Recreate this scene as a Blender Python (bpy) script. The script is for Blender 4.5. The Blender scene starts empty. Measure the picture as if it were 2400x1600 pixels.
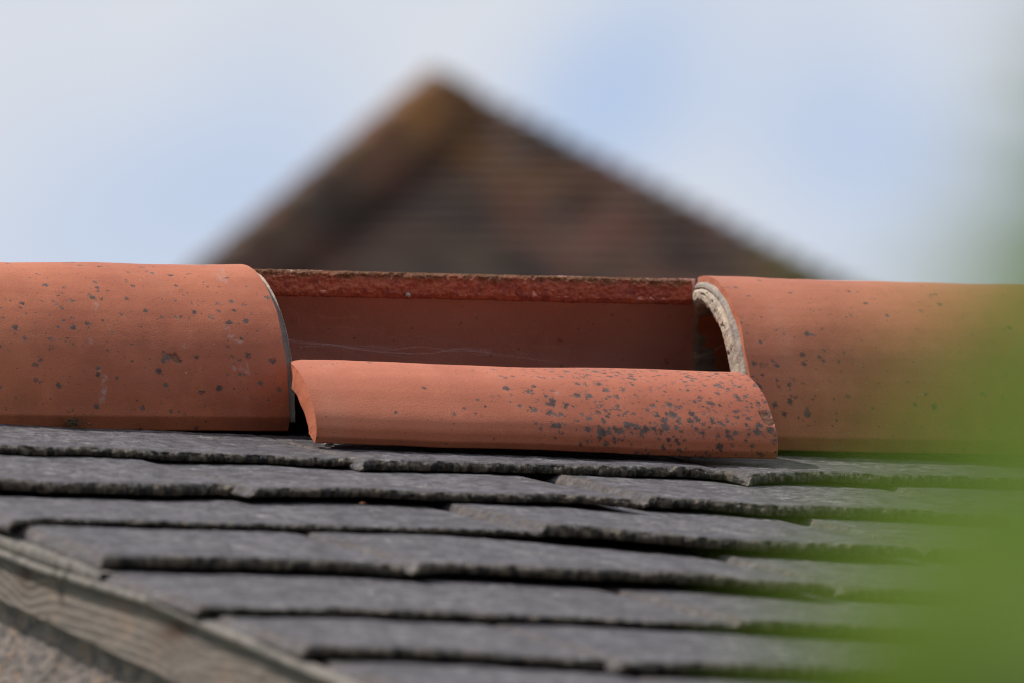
import bpy, bmesh, math, random
import numpy as np
from mathutils import Matrix, Vector

random.seed(7)
rng = np.random.default_rng(11)
sc = bpy.context.scene
C = bpy.context.scene.collection
R = math.radians

# ------------------------------------------------------------------ camera
TH, PH, RO, DIST, FPX = R(20), R(10), R(2.0), 8.0, 20000.0       # 300 mm lens, frame 2400 px wide
cf = np.array([math.sin(TH) * math.cos(PH), math.cos(TH) * math.cos(PH), math.sin(PH)])
_r = np.array([math.cos(TH), -math.sin(TH), 0.0])
_u = np.cross(_r, cf)
cr = _r * math.cos(RO) - _u * math.sin(RO)
cu = _u * math.cos(RO) + _r * math.sin(RO)
CAM = np.array([0, 0, 3.0]) - DIST * (cf + (800 - 640) / FPX * cu)
cam_data = bpy.data.cameras.new("Camera")
cam = bpy.data.objects.new("Camera", cam_data)
C.objects.link(cam)
cam.matrix_world = Matrix(((cr[0], cu[0], -cf[0], CAM[0]), (cr[1], cu[1], -cf[1], CAM[1]),
                           (cr[2], cu[2], -cf[2], CAM[2]), (0, 0, 0, 1)))
cam_data.sensor_width = 36.0
cam_data.lens = 300.0
cam_data.clip_start = 0.05
cam_data.clip_end = 3000.0
cam_data.dof.use_dof = True
cam_data.dof.focus_distance = 7.77
cam_data.dof.aperture_fstop = 6.8
cam_data.dof.aperture_blades = 0
sc.camera = cam

# ------------------------------------------------------------------ render settings
sc.view_settings.view_transform = 'Standard'
sc.view_settings.look = 'None'
sc.view_settings.exposure = 0.0
sc.view_settings.gamma = 1.0
sc.cycles.use_denoising = True
sc.cycles.filter_width = 1.15
sc.cycles.use_adaptive_sampling = True
sc.cycles.adaptive_threshold = 0.006
sc.cycles.max_bounces = 6

# ------------------------------------------------------------------ sun + sky
SUN = np.array([-0.46, 0.33, 0.83]); SUN /= np.linalg.norm(SUN)
sd = bpy.data.lights.new("Sun", 'SUN')
sd.energy = 3.8
sd.angle = R(1.0)
sd.color = (1.0, 0.95, 0.88)
sun = bpy.data.objects.new("Sun", sd)
C.objects.link(sun)
sun.rotation_euler = Vector(SUN).to_track_quat('Z', 'Y').to_euler()
sun.location = (-4, 2, 9)


class NT:
    """small helper to write node trees"""
    def __init__(self, tree):
        self.t = tree
        self.n = tree.nodes
        self.l = tree.links

    def node(self, kind, **kw):
        n = self.n.new(kind)
        for k, v in kw.items():
            if k.startswith('i_'):
                n.inputs[k[2:].replace('_', ' ')].default_value = v
            else:
                setattr(n, k, v)
        return n

    def link(self, a, b):
        self.l.new(a, b)

    def val(self, sock, v):
        if hasattr(v, 'default_value') or hasattr(v, 'is_linked'):
            self.l.new(v, sock)
        else:
            sock.default_value = v

    def math(self, op, a, b=0.0, c=0.0, clamp=False):
        n = self.n.new('ShaderNodeMath'); n.operation = op; n.use_clamp = clamp
        self.val(n.inputs[0], a); self.val(n.inputs[1], b)
        if op in ('MULTIPLY_ADD', 'SMOOTH_MIN', 'COMPARE'):
            self.val(n.inputs[2], c)
        return n.outputs[0]

    def ramp(self, fac, lo, hi, a=0.0, b=1.0):
        n = self.n.new('ShaderNodeMapRange'); n.interpolation_type = 'SMOOTHSTEP'
        self.val(n.inputs['Value'], fac)
        n.inputs['From Min'].default_value = lo; n.inputs['From Max'].default_value = hi
        n.inputs['To Min'].default_value = a; n.inputs['To Max'].default_value = b
        return n.outputs['Result']

    def mix(self, fac, a, b, kind='MIX'):
        n = self.n.new('ShaderNodeMix'); n.data_type = 'RGBA'; n.blend_type = kind
        n.clamp_factor = True
        self.val(n.inputs[0], fac)
        self.val(n.inputs[6], a if not isinstance(a, tuple) else a + (1,) * (4 - len(a)))
        self.val(n.inputs[7], b if not isinstance(b, tuple) else b + (1,) * (4 - len(b)))
        return n.outputs[2]

    def noise(self, vec, scale, detail=3.0, rough=0.55, dist=0.0, out='Fac'):
        n = self.n.new('ShaderNodeTexNoise')
        n.inputs['Scale'].default_value = scale; n.inputs['Detail'].default_value = detail
        n.inputs['Roughness'].default_value = rough; n.inputs['Distortion'].default_value = dist
        if vec is not None:
            self.l.new(vec, n.inputs['Vector'])
        return n.outputs[out]

    def voro(self, vec, scale, feature='F1', out='Distance', rand=1.0):
        n = self.n.new('ShaderNodeTexVoronoi'); n.feature = feature
        n.inputs['Scale'].default_value = scale; n.inputs['Randomness'].default_value = rand
        self.l.new(vec, n.inputs['Vector'])
        return n.outputs[out]

    def mapping(self, vec, scale=(1, 1, 1), loc=(0, 0, 0), rot=(0, 0, 0)):
        n = self.n.new('ShaderNodeMapping')
        n.inputs['Scale'].default_value = scale; n.inputs['Location'].default_value = loc
        n.inputs['Rotation'].default_value = rot
        self.l.new(vec, n.inputs['Vector'])
        return n.outputs[0]

    def attr(self, name):
        n = self.n.new('ShaderNodeAttribute'); n.attribute_name = name
        return n.outputs['Fac']

    def bump(self, h, dist, strength=1.0, normal=None):
        n = self.n.new('ShaderNodeBump')
        n.inputs['Distance'].default_value = dist; n.inputs['Strength'].default_value = strength
        self.l.new(h, n.inputs['Height'])
        if normal is not None:
            self.l.new(normal, n.inputs['Normal'])
        return n.outputs[0]


def new_mat(name):
    m = bpy.data.materials.new(name); m.use_nodes = True
    m.node_tree.nodes.clear()
    t = NT(m.node_tree)
    out = t.node('ShaderNodeOutputMaterial')
    b = t.node('ShaderNodeBsdfPrincipled')
    t.link(b.outputs[0], out.inputs[0])
    co = t.node('ShaderNodeTexCoord').outputs['Object']
    return m, t, b, co


def srgb(r, g, b):
    f = lambda c: ((c / 255 + 0.055) / 1.055) ** 2.4 if c > 10.3 else c / 255 / 12.92
    return (f(r), f(g), f(b))


def hexdir(px, py):
    d = cf + (px - 1200) / FPX * cr + (800 - py) / FPX * cu
    return d / np.linalg.norm(d)


world = bpy.data.worlds.new("World")
sc.world = world
world.use_nodes = True
world.node_tree.nodes.clear()
w = NT(world.node_tree)
wo = w.node('ShaderNodeOutputWorld'); bg = w.node('ShaderNodeBackground')
sky = w.node('ShaderNodeTexSky'); sky.sky_type = 'NISHITA'; sky.sun_disc = False
sky.sun_elevation = math.asin(SUN[2]); sky.sun_rotation = math.atan2(SUN[0], SUN[1])
sky.air_density = 1.0; sky.dust_density = 1.5
gen = w.node('ShaderNodeTexCoord').outputs['Generated']
skyc = w.mix(1.0, sky.outputs[0], (0.085, 0.085, 0.085), 'MULTIPLY')
# veil of thin cloud over the clear sky, with a few bluer gaps
n1 = w.noise(gen, 9.0, 2.0, 0.45)
n2 = w.noise(gen, 34.0, 1.5, 0.4)
cover = w.math('ADD', w.math('MULTIPLY', n1, 0.75), w.math('MULTIPLY', n2, 0.25))
cover = w.ramp(cover, 0.30, 0.62, 0.80, 1.0)
for (px, py, rad, amt) in ((1510, 160, .0095, .34), (1335, 330, .010, .38), (640, 400, .012, .36), (1960, 290, .011, .22),
                           (230, 520, .013, .32), (2100, 420, .010, .15), (1750, 330, .008, .08)):
    d = hexdir(px, py)
    vd = w.node('ShaderNodeVectorMath', operation='DISTANCE'); w.link(gen, vd.inputs[0])
    vd.inputs[1].default_value = tuple(d)
    gap = w.ramp(vd.outputs['Value'], 0.0, rad * 1.9, amt, 0.0)
    cover = w.math('SUBTRACT', cover, gap, clamp=True)
cloudc = w.mix(n2, srgb(205, 213, 227), srgb(223, 226, 232))
bluec = w.mix(0.22, srgb(158, 195, 246), skyc)
sx = w.node('ShaderNodeSeparateXYZ'); w.link(gen, sx.inputs[0])
dt = w.node('ShaderNodeVectorMath', operation='DOT_PRODUCT'); w.link(gen, dt.inputs[0]); dt.inputs[1].default_value = (-float(_u[0] * 0 + math.sin(TH)), -math.cos(TH), 0)
rear_dim = w.math('MULTIPLY', w.ramp(dt.outputs['Value'], -0.1, 0.7), w.ramp(sx.outputs['Z'], 0.25, 0.95, 1.0, 0.0))  # unseen low sky behind the camera, dimmed to cut the front fill
lum = w.math('SUBTRACT', 1.0, w.math('MULTIPLY', rear_dim, 0.64))
skyfin = w.mix(cover, bluec, cloudc)
w.link(skyfin, bg.inputs['Color'])
w.link(lum, bg.inputs['Strength'])
w.link(bg.outputs[0], wo.inputs[0])


# ------------------------------------------------------------------ geometry helpers
def at(px, py, n, p):
    """the point where the line of sight through a pixel of the 2400 px frame meets a plane"""
    d = cf + (px - 1200) / FPX * cr + (800 - py) / FPX * cu
    n = np.array(n, float)
    return CAM + d * (((np.array(p, float) - CAM) @ n) / (d @ n))


def atd(px, py, dist):
    d = cf + (px - 1200) / FPX * cr + (800 - py) / FPX * cu
    return CAM + d * dist


def proj(P):
    d = P - CAM
    z = d @ cf
    return np.stack([1200 + FPX * (d @ cr) / z, 800 - FPX * (d @ cu) / z], -1)


_perm = np.random.default_rng(5).permutation(4096)
_grad = np.random.default_rng(6).normal(size=(4096, 3)); _grad /= np.linalg.norm(_grad, axis=1)[:, None]


def perlin(p):
    p = np.asarray(p, float)
    i = np.floor(p).astype(int); f = p - i
    u = f * f * f * (f * (f * 6 - 15) + 10)
    out = 0
    for dx in (0, 1):
        for dy in (0, 1):
            for dz in (0, 1):
                h = _perm[(_perm[(_perm[(i[..., 0] + dx) & 4095] + i[..., 1] + dy) & 4095] + i[..., 2] + dz) & 4095]
                g = _grad[h]
                d = (f - np.array([dx, dy, dz]))
                wgt = (u[..., 0] if dx else 1 - u[..., 0]) * (u[..., 1] if dy else 1 - u[..., 1]) * (u[..., 2] if dz else 1 - u[..., 2])
                out = out + wgt * (g * d).sum(-1)
    return out * 1.6


def fbm(p, oct=4, rough=0.5):
    p = np.asarray(p, float)
    a, s, o = 1.0, 0.0, 0
    for k in range(oct):
        o = o + a * perlin(p * 2 ** k + 17.3 * k); s += a; a *= rough
    return o / s


def smooth(a, b, x):
    t = np.clip((x - a) / (b - a), 0, 1)
    return t * t * (3 - 2 * t)


def mesh_obj(name, verts, faces, mats, parent=None, attrs=None, smooth_shade=True, origin=None, mat_idx=None):
    verts = np.asarray(verts, float)
    o0 = np.array(origin if origin is not None else (0, 0, 0), float)
    me = bpy.data.meshes.new(name)
    if isinstance(faces, np.ndarray):
        me.vertices.add(len(verts)); me.vertices.foreach_set('co', (verts - o0).ravel())
        nf, k = faces.shape
        me.loops.add(nf * k); me.loops.foreach_set('vertex_index', faces.ravel())
        me.polygons.add(nf); me.polygons.foreach_set('loop_start', np.arange(0, nf * k, k))
        me.update(calc_edges=True)
    else:
        me.from_pydata([tuple(v) for v in (verts - o0)], [], faces); me.update()
    for m in (mats if isinstance(mats, (list, tuple)) else [mats]):
        me.materials.append(m)
    if mat_idx is not None:
        me.polygons.foreach_set('material_index', mat_idx)
    me.polygons.foreach_set('use_smooth', [smooth_shade] * len(me.polygons))
    for k, v in (attrs or {}).items():
        a = me.attributes.new(k, 'FLOAT', 'POINT'); a.data.foreach_set('value', np.asarray(v, np.float32))
    me.validate()
    o = bpy.data.objects.new(name, me)
    C.objects.link(o)
    o.location = o0
    if parent is not None:
        o.parent = parent
        o.location = o0 - np.array(parent.location)
    return o


def tag(o, label=None, cat=None, group=None, kind=None):
    if label: o['label'] = label
    if cat: o['category'] = cat
    if group: o['group'] = group
    if kind: o['kind'] = kind
    return o


def empty(name, loc):
    o = bpy.data.objects.new(name, None); C.objects.link(o); o.location = loc
    o.empty_display_size = 0.05
    return o


def grid_faces(nu, nv, off=0, flip=False, wrap_u=False):
    u = np.arange(nu if wrap_u else nu - 1); v = np.arange(nv - 1)
    U, V = np.meshgrid(u, v, indexing='ij')
    U2 = (U + 1) % nu
    a, b, c, d = U * nv + V, U2 * nv + V, U2 * nv + V + 1, U * nv + V + 1
    f = np.stack([a, b, c, d], -1).reshape(-1, 4) + off
    return f[:, ::-1].copy() if flip else f


def resample(pts, step=None, n=None):
    pts = np.asarray(pts, float)
    s = np.r_[0, np.cumsum(np.linalg.norm(np.diff(pts, axis=0), axis=1))]
    if n is None:
        n = max(2, int(round(s[-1] / step)) + 1)
    t = np.linspace(0, s[-1], n)
    return np.stack([np.interp(t, s, pts[:, k]) for k in range(pts.shape[1])], -1)


def spline(pts, step):
    """Catmull-Rom through pts, resampled evenly"""
    p = np.asarray(pts, float)
    q = np.vstack([2 * p[0] - p[1], p, 2 * p[-1] - p[-2]])
    out = []
    for i in range(1, len(q) - 2):
        t = np.linspace(0, 1, 24, endpoint=False)[:, None]
        out.append(0.5 * ((2 * q[i]) + (-q[i - 1] + q[i + 1]) * t + (2 * q[i - 1] - 5 * q[i] + 4 * q[i + 1] - q[i + 2]) * t ** 2
                          + (-q[i - 1] + 3 * q[i] - 3 * q[i + 1] + q[i + 2]) * t ** 3))
    out.append(p[-1][None])
    return resample(np.vstack(out), step)


def box(bm_v, bm_f, c, s, rot=None):
    k = len(bm_v)
    P = np.array([[x, y, z] for x in (-.5, .5) for y in (-.5, .5) for z in (-.5, .5)]) * np.array(s)
    if rot is not None:
        P = P @ np.array(rot).T
    bm_v.extend((P + np.array(c)).tolist())
    for f in ((0, 1, 3, 2), (4, 6, 7, 5), (0, 4, 5, 1), (2, 3, 7, 6), (0, 2, 6, 4), (1, 5, 7, 3)):
        bm_f.append([k + i for i in f])


# ------------------------------------------------------------------ materials
def terracotta(name, c1, c2, dust=0.25):
    m, t, b, co = new_mat(name)
    big = t.noise(co, 7, 3, 0.5)
    mid = t.noise(co, 45, 4, 0.6)
    fine = t.noise(co, 600, 3, 0.6)
    col = t.mix(t.ramp(big, 0.3, 0.7), c1, c2)
    col = t.mix(t.math('MULTIPLY', t.ramp(mid, 0.45, 0.75), dust), col, tuple(min(1, v * 1.18 + 0.02) for v in c1))
    col = t.mix(t.math('MULTIPLY', t.ramp(fine, 0.45, 0.8), 0.35), col, tuple(v * 0.62 for v in c2))
    st = t.noise(t.mapping(co, scale=(34, 5, 5)), 1.0, 4, 0.6)
    col = t.mix(t.math('MULTIPLY', t.ramp(st, 0.50, 0.75), 0.10), col, tuple(v * 0.55 for v in c2))
    st2 = t.noise(t.mapping(co, scale=(22, 4, 4), loc=(4, 2, 1)), 1.0, 4, 0.65)
    col = t.mix(t.math('MULTIPLY', t.ramp(st2, 0.52, 0.75), 0.12), col, (0.62, 0.36, 0.26))
    # greenish brown tint low on the tile, broken up by noise
    low_tint = t.math('MULTIPLY', t.attr('low_tint'), t.ramp(t.noise(co, 28, 4, 0.65), 0.35, 0.7))
    col = t.mix(t.math('MULTIPLY', low_tint, 0.22), col, (0.10, 0.055, 0.028))
    # whitish smears
    sm = t.math('MULTIPLY', t.attr('smear'), t.ramp(t.noise(co, 260, 3, 0.6), 0.38, 0.62))
    col = t.mix(t.math('MULTIPLY', sm, 0.75), col, (0.47, 0.33, 0.30))
    # tiny dark specks everywhere
    sp = t.voro(co, 150.0)
    sr = t.voro(co, 150.0, out='Color')
    sep = t.node('ShaderNodeSeparateColor'); t.link(sr, sep.inputs[0])
    rad = t.math('MULTIPLY', t.ramp(sep.outputs[0], 0.62, 1.0), 0.24)
    spk = t.ramp(t.math('SUBTRACT', rad, sp), 0.0, 0.05)
    spk = t.math('MULTIPLY', spk, t.ramp(t.noise(co, 22, 3), 0.42, 0.6))
    col = t.mix(t.math('MULTIPLY', spk, 0.75), col, (0.11, 0.060, 0.045))
    # tiny pale grains
    sp2 = t.voro(t.mapping(co, loc=(3.1, 1.7, 0.4)), 130.0)
    sr2 = t.voro(t.mapping(co, loc=(3.1, 1.7, 0.4)), 130.0, out='Color')
    sep2 = t.node('ShaderNodeSeparateColor'); t.link(sr2, sep2.inputs[0])
    pale = t.ramp(t.math('SUBTRACT', t.math('MULTIPLY', t.ramp(sep2.outputs[1], 0.93, 1.0), 0.13), sp2), 0.0, 0.04)
    col = t.mix(t.math('MULTIPLY', pale, 0.7), col, (0.60, 0.45, 0.36))
    # crusty lichen: soft blobs on the mesh, broken up by grain
    li = t.attr('lichen')
    gr = t.noise(co, 430, 4, 0.75)
    gr2 = t.noise(co, 1100, 2, 0.6)
    thr = t.math('ADD', t.math('MULTIPLY', gr, 0.6), t.math('MULTIPLY', gr2, 0.4))
    thr = t.math('MULTIPLY', t.math('SUBTRACT', thr, 0.5), 2.9)
    lm = t.ramp(t.math('ADD', li, thr), 0.27, 0.56)
    lc = t.mix(t.ramp(t.noise(co, 90, 2), 0.35, 0.65), (0.034, 0.030, 0.028), (0.105, 0.088, 0.078))
    col = t.mix(t.math('MULTIPLY', lm, 0.9), col, lc)
    # raw clay where a flake has come off
    ch = t.attr('chip')
    cc = t.mix(t.noise(co, 300, 4, 0.7), (0.30, 0.10, 0.045), (0.10, 0.06, 0.035))
    col = t.mix(ch, col, cc)
    t.link(col, b.inputs['Base Color'])
    b.inputs['Roughness'].default_value = 0.62
    b.inputs['Specular IOR Level'].default_value = 0.5
    h = t.math('ADD', t.math('MULTIPLY', t.noise(co, 620, 3, 0.6), 1.0), t.math('MULTIPLY', t.noise(co, 1500, 2, 0.5), 0.5))
    h = t.math('ADD', h, t.math('MULTIPLY', lm, 0.5))
    t.link(t.bump(h, 0.0007, 0.55), b.inputs['Normal'])
    return m


M_TILE_A = terracotta('terracotta_left', srgb(196, 112, 74), srgb(172, 89, 58))
M_TILE_B = terracotta('terracotta_front', srgb(199, 113, 80), srgb(182, 97, 66))
M_TILE_C = terracotta('terracotta_right', srgb(196, 116, 82), srgb(176, 98, 66))
M_TILE_D = terracotta('terracotta_inside', srgb(238, 176, 166), srgb(222, 156, 148), 0.1)


def fracture_mat():
    m, t, b, co = new_mat('fractured_clay')
    n = t.noise(co, 130, 5, 0.7)
    col = t.mix(t.ramp(n, 0.3, 0.7), srgb(176, 84, 66), srgb(214, 116, 86))
    col = t.mix(t.ramp(t.noise(co, 60, 3, 0.6), 0.5, 0.75), col, srgb(150, 66, 66))
    top = t.attr('top')
    ol = t.math('MULTIPLY', t.ramp(t.math('ADD', top, t.math('MULTIPLY', t.noise(co, 55, 4, 0.7), 0.9)), 1.00, 1.40), 0.8)
    col = t.mix(ol, col, srgb(104, 78, 44))
    v = t.voro(co, 150)
    vc = t.voro(co, 150, out='Color'); s = t.node('ShaderNodeSeparateColor'); t.link(vc, s.inputs[0])
    g = t.ramp(t.math('SUBTRACT', t.math('MULTIPLY', t.ramp(s.outputs[0], 0.93, 1.0), 0.22), v), 0, 0.05)
    col = t.mix(g, col, (0.5, 0.42, 0.3))
    t.link(col, b.inputs['Base Color']); b.inputs['Roughness'].default_value = 0.85
    h = t.math('ADD', t.noise(co, 260, 5, 0.7), t.math('MULTIPLY', t.noise(co, 900, 3, 0.6), 0.4))
    t.link(t.bump(h, 0.0030, 1.0), b.inputs['Normal'])
    return m


M_FRACT = fracture_mat()


def mortar_mat():
    m, t, b, co = new_mat('lime_mortar')
    col = t.mix(t.ramp(t.noise(co, 40, 4, 0.6), 0.35, 0.68), srgb(206, 186, 164), srgb(160, 146, 132))
    col = t.mix(t.ramp(t.noise(co, 240, 4, 0.7), 0.5, 0.8), col, srgb(140, 118, 98))
    col = t.mix(t.math('MULTIPLY', t.attr('grey'), 0.85), col, srgb(122, 122, 124))
    col = t.mix(t.attr('pit'), col, (0.075, 0.05, 0.035))
    col = t.mix(t.attr('clay'), col, srgb(214, 118, 88))
    t.link(col, b.inputs['Base Color']); b.inputs['Roughness'].default_value = 0.9
    h = t.math('ADD', t.noise(co, 420, 4, 0.65), t.noise(co, 120, 3, 0.6))
    t.link(t.bump(h, 0.0012, 0.7), b.inputs['Normal'])
    return m


M_MORTAR = mortar_mat()


def slate_mat():
    m, t, b, co = new_mat('weathered_slate')
    oi = t.node('ShaderNodeObjectInfo').outputs['Random']
    big = t.noise(co, 11, 4, 0.6)
    c = t.mix(t.ramp(big, 0.3, 0.7), (0.064, 0.054, 0.066), (0.126, 0.112, 0.129))
    c = t.mix(t.math('MULTIPLY', oi, 0.35), c, (0.120, 0.104, 0.100))
    # laminated mottling and grey bloom
    mot = t.noise(co, 48, 5, 0.7)
    c = t.mix(t.math('MULTIPLY', t.ramp(mot, 0.46, 0.58), 0.85), c, (0.040, 0.033, 0.038))
    blo = t.noise(t.mapping(co, loc=(1.3, 0.2, 0.7)), 38, 4, 0.65)
    c = t.mix(t.math('MULTIPLY', t.ramp(blo, 0.47, 0.66), 0.45), c, (0.24, 0.222, 0.238))
    # pale crust lichen flecks
    fl = t.noise(t.mapping(co, loc=(0.4, 2.2, 0.1), scale=(0.75, 1, 1)), 100, 5, 0.8)
    area = t.ramp(t.noise(co, 16, 3, 0.6), 0.45, 0.68)
    fm = t.math('MULTIPLY', t.ramp(fl, 0.525, 0.565), area)
    c = t.mix(t.math('MULTIPLY', fm, 0.65), c, (0.46, 0.43, 0.42))
    dk = t.ramp(t.noise(t.mapping(co, loc=(5, 1, 1)), 110, 4, 0.7), 0.53, 0.57)
    c = t.mix(t.math('MULTIPLY', dk, 0.8), c, (0.030, 0.027, 0.030))
    # brown stain towards the dressed edges
    ed = t.math('MULTIPLY', t.attr('edge'), t.ramp(t.noise(co, 60, 4, 0.65), 0.30, 0.65))
    c = t.mix(t.math('MULTIPLY', ed, 0.8), c, t.mix(t.ramp(t.noise(co, 130, 4, 0.7), 0.42, 0.62), (0.045, 0.033, 0.027), (0.170, 0.122, 0.095)))
    # tail face: dark with mossy, olive grains
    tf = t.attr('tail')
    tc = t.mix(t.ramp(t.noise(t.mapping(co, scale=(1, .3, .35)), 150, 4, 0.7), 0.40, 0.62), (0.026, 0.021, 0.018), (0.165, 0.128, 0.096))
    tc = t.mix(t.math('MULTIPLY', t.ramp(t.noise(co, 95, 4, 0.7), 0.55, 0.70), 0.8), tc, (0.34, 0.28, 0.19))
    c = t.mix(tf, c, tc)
    t.link(c, b.inputs['Base Color'])
    b.inputs['Roughness'].default_value = 0.62
    b.inputs['Specular IOR Level'].default_value = 0.4
    h = t.math('ADD', t.math('MULTIPLY', t.noise(co, 90, 5, 0.65), 1.3), t.math('MULTIPLY', t.noise(co, 420, 4, 0.7), 0.6))
    h = t.math('ADD', h, t.math('MULTIPLY', fm, 0.3))
    t.link(t.bump(h, 0.0035, 0.9), b.inputs['Normal'])
    return m


M_SLATE = slate_mat()


def simple(name, c1, c2, scale, rough=0.8, bscale=None, bdist=0.002, detail=4, c3=None, s3=30, sc=None):
    m, t, b, co = new_mat(name)
    if sc:
        co = t.mapping(co, scale=sc)
    c = t.mix(t.ramp(t.noise(co, scale, detail, 0.6), 0.3, 0.7), c1, c2)
    if c3:
        c = t.mix(t.ramp(t.noise(co, s3, 4, 0.7), 0.52, 0.68), c, c3)
    t.link(c, b.inputs['Base Color']); b.inputs['Roughness'].default_value = rough
    t.link(t.bump(t.noise(co, bscale or scale * 3, 5, 0.65), bdist, 0.8), b.inputs['Normal'])
    return m


# ------------------------------------------------------------------ ridge tiles
def offset_curve(P, d):
    """move a (y,z) curve sideways by d (inwards for a curve run from back to front)"""
    T = np.gradient(P, axis=0); T /= np.linalg.norm(T, axis=1)[:, None]
    return P + d * np.stack([-T[:, 1], T[:, 0]], -1)


def half_round(w, h, n_exp, skirt, a0=-1.0, a1=1.0, step=0.0012):
    """outer (y,z) profile, from back (+y) over the crest to the front (-y); z is relative to the crest"""
    ang = np.linspace(-math.pi / 2, math.pi / 2, 400)
    y = -w * np.sign(np.sin(ang)) * np.abs(np.sin(ang)) ** (2 / n_exp)
    z = h * np.abs(np.cos(ang)) ** (2 / n_exp) - h
    P = np.stack([y, z], -1)
    back = np.array([[w - 0.006, -h - skirt], [w, -h - skirt + 0.012]])
    front = np.array([[-w, -h - skirt + 0.012], [-w + 0.006, -h - skirt]])
    return resample(np.vstack([back, P, front]), step)


# spots: (px, py, radius in px, strength)
def paint(verts, facing, spots, key):
    val = np.zeros(len(verts))
    P2 = proj(verts)
    for (x, y, r, s) in spots:
        d2 = (P2[:, 0] - x) ** 2 + (P2[:, 1] - y) ** 2
        d2 = np.where(facing, d2, 1e9)
        i = int(np.argmin(d2))
        if d2[i] > 400:
            continue
        rr = 0.88 * r / 2500.0
        dd = np.linalg.norm(verts - verts[i], axis=1) / rr
        val = np.maximum(val, s * (1 - smooth(0.1, 1.55, dd)))
    return val


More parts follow.
